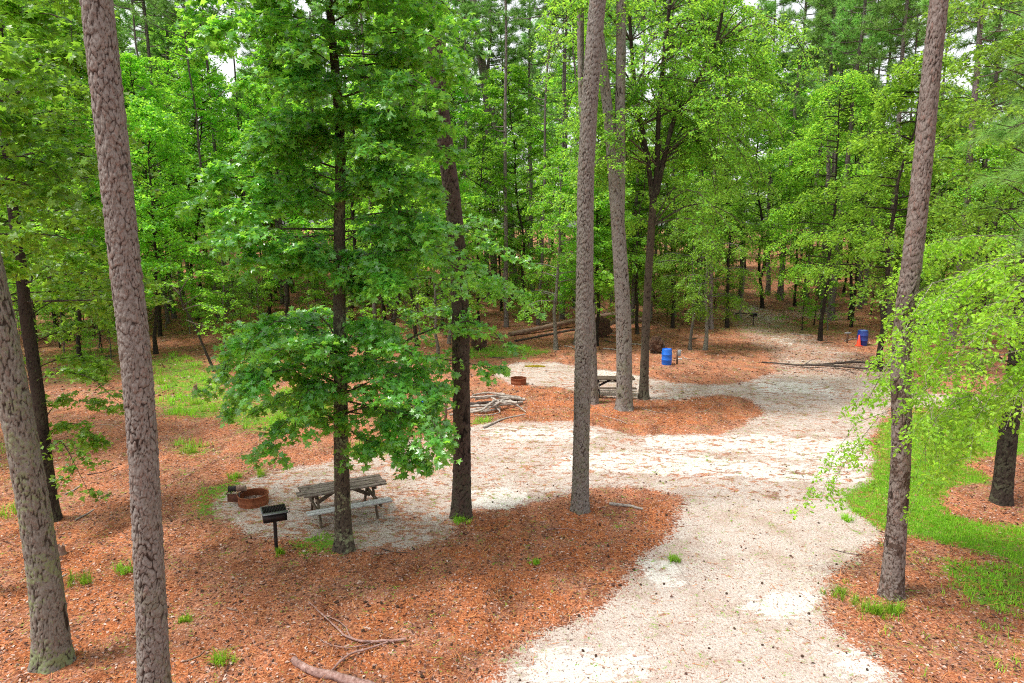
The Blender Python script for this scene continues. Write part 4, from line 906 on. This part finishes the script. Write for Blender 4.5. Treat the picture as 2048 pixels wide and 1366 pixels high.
# pedestal grill
def grill(loc, label, rz):
    t = empty('pedestal_grill', loc, label, 'grill', None, rz); w, d, h, z = .42, .36, .20, .72
    m = MB(); m.box((0, 0, z - .004), (w, d, .008))
    m.box((0, d / 2 - .004, z + h / 2), (w, .007, h)); m.box((-w / 2 + .004, 0, z + h / 2), (.007, d - .02, h)); m.box((w / 2 - .004, 0, z + h / 2), (.007, d - .02, h)); m.box((0, -d / 2 + .004, z + h * .35), (w, .007, h * .7)); m.build('firebox', M['black_metal'], t)
    m = MB(); m.tube([(0, 0, -.05), (0, 0, z - .01)], .034, 12); m.build('post', M['black_metal'], t)
    m = MB(); g = z + h + .012
    for k in range(15): m.tube([(-.19 + k * .0272, -d / 2, g), (-.19 + k * .0272, d / 2, g)], .0045, 5)
    for k in range(4): m.tube([(-.2, -d / 2 + .04 + k * .09, g - .008), (.2, -d / 2 + .04 + k * .09, g - .008)], .005, 5)
    m.build('cooking_grate', M['black_metal'], t)
    m = MB(); m.box((0, -d / 2 - .055, g - .004), (w + .03, .11, .007)); m.box((-w / 2 - .012, 0, g - .002), (.03, d, .007)); m.build('front_shelf', M['steel_edge'], t)
    m = MB()
    for sy in (-.06, .06): m.tube([(w / 2 + .005, sy, g - .02), (w / 2 + .05, sy, g - .02), (w / 2 + .055, sy, g - .10), (w / 2 + .01, sy, g - .12)], .008, 6)
    m.build('handle', M['steel_edge'], t)
    m = MB(); m.box((w / 2 + .004, .0, z + h * .45), (.004, d * .6, h * .6)); m.build('rusty_side', M['rust_dark'], t)
    return t
GR = grill(G(553, 1100), 'black pedestal grill standing in front of the near fire ring', .42)
GR.scale = (1.18, 1.18, 1.05)
grill(G(1506, 652), 'far dark pedestal grill in the shade beyond the stony path', -.2)

# barrels
def barrel(loc, r, h, mat, topm, label):
    t = empty('barrel', loc, label, 'barrel')
    m = MB(); m.lathe([(r * .90, -.03), (r * .93, .02), (r * .99, .10 * h), (r, .28 * h), (r + .012, .30 * h), (r + .012, .33 * h), (r, .35 * h), (r + .005, .6 * h), (r + .015, .64 * h), (r + .015, .67 * h), (r, .69 * h), (r * .98, .9 * h), (r * .90, .975 * h), (r * .885, h), (r * .86, h), (r * .86, h - .03)], n=40); m.build('body', M[mat], t, True)
    m = MB(); m.lathe([(.0, h - .03), (r * .86, h - .028)], n=40); m.lathe([(0.001, h - .005), (.04, h - .008), (.045, h - .028)], (.12, 0, 0), 12); m.build('lid', M[topm], t)
    return t
barrel(G(1333, 729), .27, .86, 'blue', 'blue', 'bright blue plastic barrel beside the hookup post near the upturned roots')
barrel(G(1724, 690), .31, .95, 'navy', 'navy_top', 'dark blue barrel with an orange cone in front, at the right')
barrel(G(845, 846), .27, .86, 'blue', 'blue', 'blue barrel hidden behind the sweetgum leaves, left of the reddish brown pine')
# cone
p = G(1717, 692); t = empty('traffic_cone', p, 'orange red traffic cone in front of the dark blue barrel', 'cone')
m = MB(); m.box((0, 0, .02), (.36, .36, .04), None, .01); m.build('base', M['cone'], t)
m = MB(); m.lathe([(.14, .04), (.13, .06), (.035, .70), (.02, .71), (.001, .71)], n=24); m.build('cone_body', M['cone'], t, True)
# hookup post with meter box
p = G(1357, 728); t = empty('hookup_post', p, 'grey utility hookup post standing right of the bright blue barrel', 'utility post')
m = MB(); m.box((-.08, 0, .35), (.09, .09, .8), None, .006); m.build('post', M['post'], t)
m = MB(); m.box((.0, -.085, .62), (.16, .08, .34), None, .01); m.build('meter_box', M['box_grey'], t)
m = MB(); m.box((.05, -.09, .28), (.20, .05, .10), Matrix.Rotation(.5, 3, 'X'), .006); m.build('socket_cover', M['sign_white'], t)
p = G(1694, 686); t = empty('site_marker', p, 'small post with pale board left of the dark blue barrel', 'marker')
m = MB(); m.box((0, 0, .35), (.09, .09, .8), None, .005); m.build('post', M['post'], t)
m = MB(); m.box((-.02, -.058, .66), (.42, .02, .10), None, .004); m.build('board', M['box_grey'], t)
p = G(892, 846); t = empty('wooden_post', p, 'short wooden post by the brush pile, left of the reddish brown pine', 'post')
m = MB(); m.box((0, 0, .42), (.10, .10, .95), Matrix.Rotation(.04, 3, 'Y'), .008); m.build('post', M['post'], t)
m = MB(); m.box((0.03, 0, .915), (.13, .13, .03), None, .006); m.build('cap', M['table_dark'], t)

# ---- fallen wood
def wood(name, label, cat, path, rs_, mat, group=None, seed=0, branches=(), lift=.0, n=9, partname='stem'):
    """path in photo pixels on the ground (px,py[,height])"""
    rg = np.random.RandomState(seed)
    def cvt(pp): return [G(q[0], q[1], (q[2] if len(q) > 2 else 0)) for q in pp]
    pts = cvt(path); base = pts[0].copy(); base.z = float(H(base.x, base.y)); t = empty(name, base, label, cat, group)
    def one(pts, ra, rbb, nm, nn):
        L = sum((pts[i + 1] - pts[i]).length for i in range(len(pts) - 1)); K = max(6, min(40, int(L / .12)))
        cv = resample([p - base for p in pts], K); cv[:, 2] += ra * .8 + lift; cv += rg.normal(0, min(.02, ra * .25), cv.shape) * np.array([1, 1, .5])
        V, F = tubes(cv[None], np.linspace(ra, rbb, K)[None] * (1 + rg.normal(0, .05, (1, K))), nn); V += rg.normal(0, ra * .05, V.shape)
        fs = [F]; c0 = len(V); V = np.vstack([V, cv[0:1], cv[-1:]])
        tri = [[(i + 1) % nn, i, c0] for i in range(nn)] + [[(K - 1) * nn + i, (K - 1) * nn + (i + 1) % nn, c0 + 1] for i in range(nn)]
        mesh_np(nm, V, [F, np.array(tri)], M[mat], t, True)
    one(pts, rs_[0], rs_[1], partname, n)
    for bp, ra, rb2 in branches: one(cvt(bp), ra, rb2, 'side_branch', 6)
    return t
wood('fallen_branch', 'thick reddish fallen branch in the bottom foreground, cut end to the left', 'branch', [(585,1322),(612,1342),(660,1356),(720,1372),(790,1400)], (.058, .085), 'stick', seed=1, n=12, branches=[([(655,1350,.03),(680,1325,.05),(700,1310,.04),(740,1298,.04),(775,1285,.03)], .022, .014)])
wood('fallen_branch', 'forked reddish twig branch with long curved shoots in the bottom foreground', 'branch', [(812,1279,.03),(780,1283,.03),(745,1285,.03),(722,1284,.03),(690,1272,.03),(660,1245,.04),(635,1222,.03),(618,1205,.02)], (.026, .007), 'stick', seed=2, n=8,
     branches=[([(722,1284,.03),(702,1276,.03),(692,1255,.05),(676,1242,.04),(650,1232,.02),(635,1220,.01)], .014, .005), ([(745,1286,.03),(720,1293,.03),(690,1296,.03),(655,1288,.03),(630,1272,.02)], .013, .005)])
wood('fallen_branch', 'weathered grey stick lying on pine straw right of the middle pine', 'branch', [(1217,1010),(1240,1012),(1262,1015),(1285,1020)], (.045, .03), 'dead_wood', seed=3)
wood('fallen_log', 'long straight fallen pine log running behind the middle pine to the right', 'log', [(1018,672,.0),(1080,660,.15),(1150,645,.3),(1228,632,.55)], (.15, .20), 'log_bark', seed=4, n=16)
wood('fallen_log', 'second dead log lying parallel below the long straight one', 'log', [(1030,684),(1080,674),(1130,664),(1160,660)], (.07, .08), 'dark_stick', seed=5, n=12)
wood('fallen_log', 'curved dead log rising to the right of the upturned roots', 'log', [(1200,668,.1),(1215,655,.4),(1235,645,.6),(1290,642,.4)], (.12, .17), 'log_bark', seed=6, n=12, branches=[([(1262,628,.4),(1290,636,.3),(1330,655,.1)], .05, .03), ([(1195,605,.6),(1215,622,.5),(1235,634,.5)], .05, .03)])
wood('fallen_log', 'short grey log with a rotten end, behind the sweetgum right branches', 'log', [(782,742,.05),(800,736,.1),(820,732,.1)], (.20, .15), 'dead_wood', seed=7, n=14)
wood('fallen_branch', 'knobbly reddish branch lying between the short grey log and the reddish brown pine', 'branch', [(822,746),(850,740),(875,734),(905,726)], (.05, .035), 'stick', seed=8, branches=[([(850,740,.05),(853,733,.2)], .03, .015), ([(875,734,.05),(880,727,.2)], .03, .015)])
wood('fallen_branch', 'long dark forked branch lying across the sandy track near the right pine', 'branch', [(1524,725,.02),(1580,730,.08),(1620,731,.12),(1680,727,.12),(1730,726,.1),(1790,735,.08)], (.04, .07), 'dark_stick', seed=9, n=8,
     branches=[([(1610,731,.1),(1660,733,.1),(1720,738,.08),(1780,742,.05)], .06, .04), ([(1680,727,.12),(1705,722,.4),(1728,718,.5)], .035, .015), ([(1590,729,.1),(1625,740,.05),(1650,743,.02)], .025, .01), ([(1660,733,.1),(1690,741,.03),(1712,748,.02)], .025, .01), ([(1610,729,.1),(1625,720,.3),(1640,716,.4)], .02, .01)])
BR = 'grey dead branches of the brush pile'
for k, (pth, r0, r1, lab) in enumerate([
    ([(1015,800,.25),(985,806,.35),(965,822,.25),(930,828,.1),(898,832,.05)], .055, .04, 'pale crooked branch curving over the front of the brush pile'),
    ([(1050,802,.1),(1020,798,.2),(985,797,.25),(950,800,.2)], .07, .06, 'straight grey branch on top of the brush pile reaching furthest right'),
    ([(1035,808,.3),(1010,806,.3),(980,812,.2),(940,815,.15)], .065, .05, 'thick grey branch along the middle of the brush pile'),
    ([(1018,800,.3),(1035,812,.15),(1052,826,.02)], .035, .018, 'forked grey branch end at the right tip of the brush pile'),
    ([(1000,818,.05),(975,824,.06),(950,824,.06),(925,820,.05)], .05, .04, 'lowest dark log under the brush pile'),
    ([(985,812,.15),(1000,826,.05),(968,832,.03),(948,830,.02)], .03, .018, 'small hooked branch at the front of the brush pile'),
    ([(1010,790,.05),(975,788,.06),(945,792,.1)], .05, .045, 'grey log lying just behind the brush pile'),
    ([(910,815,.1),(890,822,.1),(868,826,.03)], .05, .03, 'pale log end poking out left of the reddish brown pine'),
    ([(1050,830,.0),(1010,838,.0),(985,848,.02),(968,856,.02)], .03, .04, 'long thin branch trailing from the brush pile to the sand edge')]):
    wood('dead_branch', lab, 'branch', pth, (r0, r1), 'dead_wood', BR, 20 + k, n=8)
for k, (pth, r0, r1, lab) in enumerate([
    ([(1040,796,.1),(1005,793,.3),(970,795,.35),(930,797,.2)], .05, .035, 'upper back branch of the brush pile'),
    ([(1045,806,.05),(1010,812,.12),(972,818,.15),(935,822,.05)], .055, .04, 'grey branch slanting low across the brush pile'),
    ([(1005,802,.38),(985,815,.2),(962,826,.05)], .04, .025, 'short branch lying crosswise on the brush pile'),
    ([(980,795,.3),(1000,805,.35),(1030,812,.2),(1046,818,.05)], .04, .02, 'curved branch on the right half of the brush pile'),
    ([(1042,800,.0),(1000,806,.02),(955,810,.02),(925,812,.02)], .08, .07, 'dark thick log at the bottom middle of the brush pile')]):
    wood('dead_branch', lab, 'branch', pth, (r0, r1), 'dark_stick' if k == 4 else 'dead_wood', BR, 90 + k, n=8)
rk = random.Random(4); k = 0
while k < 34:
    px = rk.choice([rk.uniform(1040, 1440), rk.uniform(120, 760), rk.uniform(940, 1800)]); py = rk.uniform(590, 715)
    if in_poly(np.array([px]), np.array([py]), SAND[0])[0]: continue
    L = rk.uniform(12, 45); sl = rk.uniform(-6, 6)
    wood('stick', 'dead stick lying on the shaded forest floor behind the clearing, one of many', 'stick', [(px, py), (px + L * .5, py + sl * .5 + rk.uniform(-2, 2)), (px + L, py + sl)], (rk.uniform(.025, .06), .018), rk.choice(['dead_wood', 'dead_wood', 'dark_stick']), 'dead sticks scattered in the wood', 200 + k, n=6); k += 1
STK = [([(1325,1112),(1345,1122),(1360,1140),(1380,1172)], .012, 'curved pale twig lying on the sand right of the orange straw', 'dead_wood'),
 ([(1092,1060),(1120,1058),(1150,1060),(1168,1066)], .013, 'thin stick lying on straw below the middle pine', 'stick'),
 ([(1062,1142),(1090,1130),(1122,1120),(1150,1115)], .010, 'thin twig lying on straw at the foot of the orange slope', 'stick'),
 ([(1205,832),(1235,840),(1255,848)], .016, 'grey twig lying on straw below the forked pine', 'dead_wood'),
 ([(1285,818),(1310,824),(1335,828)], .015, 'forked twig lying on straw right of the forked pine', 'dead_wood'),
 ([(1660,1098),(1690,1106),(1718,1110)], .010, 'short dark twig at the sand edge left of the right pine', 'dark_stick'),
 ([(130,990),(150,980),(165,970)], .022, 'pale stick lying on straw right of the thin dark tree', 'dead_wood'),
 ([(150,1042),(170,1032),(188,1020)], .024, 'grey stick lying near the foot of the thin dark tree', 'dead_wood'),
 ([(175,950),(205,945),(235,935)], .018, 'dark stick left of the large plated pine', 'dark_stick'),
 ([(105,1165),(125,1155),(135,1148)], .018, 'bleached stick beside the lichen covered pine', 'dead_wood'),
 ([(150,860),(200,850),(240,852)], .012, 'long thin twig behind the left leaves', 'dead_wood'),
 ([(1390,826),(1410,822),(1425,815)], .014, 'twig on the straw island left of the sandy track', 'dead_wood'),
 ([(365,1325),(395,1315),(410,1302)], .016, 'splintered pale stick in the bottom left foreground', 'log_bark'),
 ([(455,1218),(465,1220),(476,1224)], .022, 'short chunky stick right of the large plated pine', 'log_bark'),
 ([(760,1097),(790,1105),(820,1106)], .012, 'thin brown stick at the sand edge right of the sweetgum', 'dark_stick'),
 ([(690,730),(735,745),(765,752)], .03, 'dead stick behind the sweetgum trunk', 'dark_stick'),
 ([(100,740),(140,730),(190,722)], .02, 'long twig beyond the left grass', 'dead_wood'),
 ([(560,720),(585,700),(600,690)], .03, 'dead stick leaning in the shade left of the sweetgum', 'dead_wood'),
 ([(270,650),(300,640),(310,622)], .06, 'pale broken log seen right behind the large plated pine', 'log_bark')]
for k, (pth, r_, lab, mt_) in enumerate(STK): wood('stick', lab, 'stick', pth, (r_, r_ * .6), mt_, None, 50 + k, n=6)
# upturned root plates
def rootball(px, py, R_, label, seed):
    p = G(px, py); t = empty('upturned_roots', p, label, 'roots'); r = np.random.RandomState(seed)
    import bmesh
    bm = bmesh.new(); bmesh.ops.create_icosphere(bm, subdivisions=4, radius=1); bm.verts.index_update()
    from mathutils import noise as mn
    for v in bm.verts:
        q = v.co.copy(); d = 1 + .35 * mn.noise(q * 2.1 + Vector((seed, 0, 0))) + .22 * mn.noise(q * 6)
        v.co = Vector((q.x * R_ * .75 * d, q.y * R_ * .45 * d, R_ * .72 + q.z * R_ * .85 * d))
    me = bpy.data.meshes.new('soil_plate'); bm.to_mesh(me); bm.free(); me.materials.append(M['roots']); link(bpy.data.objects.new('soil_plate', me), t)
    n = 46; a = r.rand(n) * 6.283; c = []
    for k in range(n):
        d = np.array([math.cos(a[k]), r.uniform(-1.1, -.1), math.sin(a[k])]); d /= np.linalg.norm(d); L = R_ * r.uniform(.25, .75)
        s0 = np.array([d[0] * R_ * .55, d[1] * R_ * .35, R_ * .72 + d[2] * R_ * .6]); c.append([s0, s0 + d * L * .5 + r.normal(0, .06, 3), s0 + d * L + r.normal(0, .14, 3) - np.array([0, 0, .15 * L])])
    cv = limb_curves(c, 7); v, f = tubes(cv, (r.uniform(.012, .035, (n, 1)) * R_) * np.linspace(1, .25, 7)[None], 5); mesh_np('roots', v, f, M['dark_stick'], t, True)
rootball(1203, 674, .8, 'dark upturned root plate between the middle pine and the forked pine', 2)
rootball(1312, 706, .6, 'dark upturned root plate behind the bright blue barrel', 5)
rootball(958, 700, .55, 'reddish brown root mound behind the reddish brown pine', 8)
# stumps
for px, py, r_, h_, lab, sd_ in ((391,792,.11,.5,'small pointed grey stump in the grass left of the sweetgum',1),(122,1108,.09,.22,'little reddish stump left of the large plated pine',2)):
    p = G(px, py); t = empty('tree_stump', p, lab, 'stump'); rr = np.random.RandomState(sd_)
    V, F = tubes(np.array([[[0, 0, -.05], [0, 0, h_ * .3], [.01, 0, h_ * .7], [.02, 0, h_]]]), np.array([[r_ * 1.6, r_, r_ * .9, r_ * .75]]), 16)
    V[-16:, 2] += rr.uniform(-.3, .3, 16) * h_; mesh_np('stump_wood', np.vstack([V, [[.02, 0, h_ * .8]]]), [F, np.array([[48 + i, 48 + (i + 1) % 16, 64] for i in range(16)])], M['log_bark'], t)
p = G(385, 765)

# ================================================================ grass, litter, cones
def scatter_px(n, x0, x1, y0, y1, rs):
    """points spread evenly over the ground, seen within a pixel window"""
    a = G(x0, y1); c = G(x1, y0); Y0, Y1 = G(1024, y1).y, G(1024, y0).y
    y = rs.uniform(Y0, Y1, n * 3); x = rs.uniform(-.85, .85, n * 3) * y
    z = H(x, y); px, py = world_to_px(x, y, z); k = (px > x0) & (px < x1) & (py > y0) & (py < y1)
    return x[k][:n], y[k][:n], z[k][:n], px[k][:n], py[k][:n]
def blades(rs, x, y, z, nb, h, wd, spread, lean=.5):
    n = len(x) * nb; X = np.repeat(x, nb) + rs.normal(0, spread, n); Y_ = np.repeat(y, nb) + rs.normal(0, spread, n); Z = H(X, Y_) - .005
    a = rs.rand(n) * 6.283; d = np.stack([np.cos(a), np.sin(a), 0 * a], 1); hh = h * rs.uniform(.5, 1.2, n)[:, None] * (np.repeat(rs.uniform(.6, 1.3, len(x)), nb))[:, None]
    sd_ = np.stack([-np.sin(a), np.cos(a), 0 * a], 1) * wd; p = np.stack([X, Y_, Z], 1); ln = rs.uniform(.1, 1, n)[:, None] * lean
    up = np.array([0, 0, 1.])
    m1 = p + up * hh * .6 + d * hh * ln * .35; tp = p + up * hh * (1 - .35 * ln) + d * hh * ln
    V = np.stack([p - sd_, p + sd_, m1 + sd_ * .8, m1 - sd_ * .8, tp], 1).reshape(-1, 3); k = np.arange(n)[:, None] * 5
    return V, [k + np.array([[0, 1, 2, 3]]), k + np.array([[3, 2, 4]])]
rg = np.random.RandomState(12)
ysamp = []
def area_pts(n, polys, rs, box):
    x, y, z, px, py = scatter_px(n, *box, rs)
    m_ = np.zeros(len(x), bool)
    for p_ in polys: m_ |= in_poly(px, py, p_)
    return x[m_], y[m_], z[m_]
x, y, z = area_pts(26000, GRASS[:1], rg, (1660, 2100, 800, 1200))
kk = rg.rand(len(x)) < .55 + .5 * np.sin(x * 1.7 + y) * np.sin(y * 1.3 - x * .6) + .3; x, y, z = x[kk], y[kk], z[kk]
V, F = blades(rg, x, y, z, 7, .085, .006, .05); tag(mesh_np('lawn_grass', V, F, M['grass']), 'short bright green grass covering the lawn at the right', 'grass', None, 'stuff')
x, y, z = area_pts(24000, GRASS[1:], rg, (-20, 1110, 540, 1120))
cl = (np.sin(x * 2.3) * np.sin(y * 1.7 + 1) + rg.normal(0, .5, len(x))) > .1; x, y, z = x[cl], y[cl], z[cl]
nr_ = y < 21; q_ = nr_ & (rg.rand(len(x)) < .45)
Vn, Fn = blades(rg, x[q_], y[q_], z[q_], 6, .11, .007, .09, .9); x, y, z = x[~nr_], y[~nr_], z[~nr_]
V, F = blades(rg, x, y, z, 10, .24, .009, .08, .9); F = [f for f in F] + [f + len(V) for f in Fn]; V = np.vstack([V, Vn]); F = [np.vstack([F[0], F[2]]), np.vstack([F[1], F[3]])]; tag(mesh_np('wild_grass', V, F, M['grass']), 'patchy wild grass growing through the straw at the left and around the near table', 'grass', None, 'stuff')
x, y, z, px, py = scatter_px(3000, 1600, 2060, 1080, 1366, rg); k = rg.rand(len(x)) < np.where(in_poly(px, py, GRASS[10]), .5, .03); k &= ~in_poly(px, py, SAND[0]); x, y, z = x[k], y[k], z[k]
V, F = blades(rg, x, y, z, 9, .12, .006, .07, .8); tag(mesh_np('sparse_grass', V, F, M['grass']), 'sparse thin grass in the straw at the bottom right', 'grass', None, 'stuff')
# single tufts
TUF = [(160,1168,.30,'grass tuft on the straw between the two big left pines'),(245,1140,.32,'grass tuft close against the left side of the large plated pine'),(385,905,.34,'wide grass tuft on the straw right of the large plated pine'),(1728,1222,.30,'left grass tuft at the foot of the right pine'),(1755,1232,.28,'middle grass tuft at the foot of the right pine'),(1790,1225,.28,'right grass tuft at the foot of the right pine'),(1672,1188,.25,'grass tuft at the sand edge left of the right pine'),(1348,1122,.2,'small grass tuft on the curved pale twig on the sand'),(1070,1127,.12,'tiny green tuft in the middle of the orange straw'),(455,1325,.25,'grass tuft in the bottom left foreground'),(560,1108,.2,'grass tuft at the foot of the pedestal grill'),(470,958,.25,'grass tuft on the sand behind the near fire ring'),(520,950,.25,'second grass tuft on the sand, nearer the table'),(918,1045,.26,'leafy green tuft at the foot of the reddish brown pine'),(20,1030,.4,'grass tuft at the left edge behind the lichen covered pine'),(375,1240,.16,'small green tuft right of the large plated pine'),(395,808,.4,'grass tuft by the small pointed stump'),(330,765,.45,'tall grass clump seen right of the large plated pine'),(560,838,.45,'bright grass clump behind the low sweetgum leaves'),(640,840,.45,'bright grass clump just left of the sweetgum trunk'),(420,820,.4,'grass clump left of the low sweetgum leaves'),(1690,1040,.2,'grass tuft on the sand edge by the lawn')]
for k, (px, py, s, lab) in enumerate(TUF):
    p = G(px, py); n_ = 7; xx = p.x + rg.normal(0, s * .42, n_); yy = p.y + rg.normal(0, s * .42, n_)
    V, F = blades(rg, xx, yy, H(xx, yy), 19, s * .9, .0055, s * .12, 1.25); V = V - np.array(p[:])
    o = mesh_np('grass_tuft', V, F, M['grass']); o.location = p; tag(o, lab, 'grass', 'separate tufts of grass')
# moss and ferny patches
def patch(px, py, rx, ry, label, mat='grass', h=.02):
    p = G(px, py); r = np.random.RandomState(int(px)); n_ = 1500
    a = r.rand(n_) * 6.283; q = r.rand(n_) ** .5; x = p.x + rx * q * np.cos(a); y = p.y + ry * q * np.sin(a)
    V, F = blades(r, x, y, 0, 2, h, .012, .02, 1.3); o = mesh_np('moss_patch', V - np.array(p[:]), F, M[mat]); o.location = p; tag(o, label, 'moss')
m_, t_, out_, nd_ = newmat('yellow_moss'); M['moss'] = finish(m_, t_, out_, mixc(t_, noise(t_, pos(t_), 30).outputs['Fac'], (.28, .20, .01), (.42, .34, .03)), 1)
patch(1070, 733, .55, .28, 'small yellow brown moss patch on the pale sand of the second campsite', 'moss', .05)
# litter chips: bark flakes, dead leaves
def litter(n, box, size, rs, name, label, mat, avoid_sand=.9, kind='rhomb', only_sand=False):
    x, y, z, px, py = scatter_px(n, *box, rs); ins = in_poly(px, py, SAND[0])
    k = ins if only_sand else (~ins | (rs.rand(len(x)) > avoid_sand)); k &= ~in_poly(px, py, GRASS[0]) | (rs.rand(len(x)) < .08)
    x, y, z = x[k], y[k], z[k]; n = len(x)
    fwd = rs.normal(0, 1, (n, 3)); fwd[:, 2] *= .15; fwd = unit(fwd); nr = unit(np.array([0, 0, 1.]) + rs.normal(0, .35, (n, 3))); nr = unit(nr - fwd * np.sum(nr * fwd, 1, keepdims=True)); wv = np.cross(nr, fwd)
    LV, LF = LEAF[kind]; sz = size * rs.uniform(.4, 1.3, n)
    V = np.stack([x, y, z + .012], 1)[:, None] + sz[:, None, None] * (LV[None, :, :1] * fwd[:, None] + LV[None, :, 1:2] * wv[:, None] * rs.uniform(.4, 1.1, (n, 1, 1)) + LV[None, :, 2:] * nr[:, None] * 3)
    F = (LF[None] + (np.arange(n) * len(LV))[:, None, None]).reshape(-1, LF.shape[1])
    tag(mesh_np(name, V.reshape(-1, 3), F, M[mat]), label, 'litter', None, 'stuff')
def littermat(name, stops):
    m, t, out, nd = newmat(name); g = t.nodes.new('ShaderNodeNewGeometry')
    return finish(m, t, out, ramp(t, stops, g.outputs['Random Per Island']).outputs[0], .8, None)
M['chip'] = littermat('bark_flakes', [(0, (.05, .022, .016)), (.35, (.12, .055, .04)), (.55, (.26, .12, .08)), (.80, (.42, .25, .19)), (1, (.56, .43, .37))])
M['needle'] = littermat('fallen_needles', [(0, (.18, .055, .02)), (.5, (.42, .14, .045)), (1, (.60, .27, .11))])
rl_ = np.random.RandomState(8)
litter(46000, (-30, 2080, 780, 1400), .072, rl_, 'bark_litter', 'bark flakes and dead leaves strewn over the pine straw', 'chip', .97)
litter(26000, (-30, 2080, 555, 800), .15, rl_, 'leaf_litter', 'dead leaves strewn over the shaded forest floor', 'chip', .9)
litter(5200, (400, 2080, 780, 1400), .034, rl_, 'sand_litter', 'fine dark bark bits scattered over the sand', 'chip', 1, only_sand=True)
# fallen needles: long thin
LEAF['needle'] = (np.array([[0, -.025, 0], [1, -.012, 0], [1, .012, 0], [0, .025, 0]], float), np.array([[0, 1, 2, 3]]))
litter(60000, (-30, 2080, 820, 1400), .20, rl_, 'pine_straw', 'orange fallen pine needles covering the ground', 'needle', .93, 'needle')
# pine cones
def cone_mesh():
    m = MB(); r = np.random.RandomState(1)
    m.lathe([(.001, 0), (.018, .01), (.027, .03), (.022, .06), (.008, .085), (.001, .09)], n=10)
    for k in range(40):
        a = k * 2.4; zz = .008 + .075 * k / 40; q = .026 * math.sin(min(1, (zz + .012) / .05) * 1.57) * (1 if zz < .05 else 1 - (zz - .05) / .06)
        c = (q * math.cos(a) * 1.1, q * math.sin(a) * 1.1, zz)
        m.box(c, (.014, .012, .004), Matrix.Rotation(a, 3, 'Z') @ Matrix.Rotation(-.6, 3, 'Y'))
    o = m.build('pine_cone', M['cone_brown'], None); me = o.data; bpy.data.objects.remove(o)
    me.transform(Matrix.Rotation(math.pi / 2, 4, 'X')); me.transform(Matrix.Translation((0, .045, .022))); return me
cme = cone_mesh(); rc = np.random.RandomState(21)
cnt = 0
while cnt < 70:
    px = rc.uniform(940, 1760); py = rc.uniform(850, 1366) if rc.rand() < .8 else rc.uniform(740, 850)
    if not in_poly(np.array([px]), np.array([py]), SAND[0])[0]: continue
    o = bpy.data.objects.new('pine_cone', cme); o.location = G(px, py); o.rotation_euler = (rc.uniform(-.3, .3), 0, rc.rand() * 6.28); s = rc.uniform(.4, .7); o.scale = (s, s, s); link(o)
    tag(o, 'small dark brown pine cone lying on the pale sandy track, one of many', 'pine cone', 'pine cones scattered on the sand'); cnt += 1
cnt = 0
while cnt < 90:
    px = rc.uniform(330, 1340); py = rc.uniform(1000, 1360)
    if in_poly(np.array([px]), np.array([py]), SAND[0])[0]: continue
    o = bpy.data.objects.new('pine_cone', cme); o.location = G(px, py); o.rotation_euler = (rc.uniform(-.3, .3), 0, rc.rand() * 6.28); s = rc.uniform(.5, .9); o.scale = (s, s, s); link(o)
    tag(o, 'brown pine cone lying on the orange pine straw, one of many', 'pine cone', 'pine cones scattered on the straw'); cnt += 1
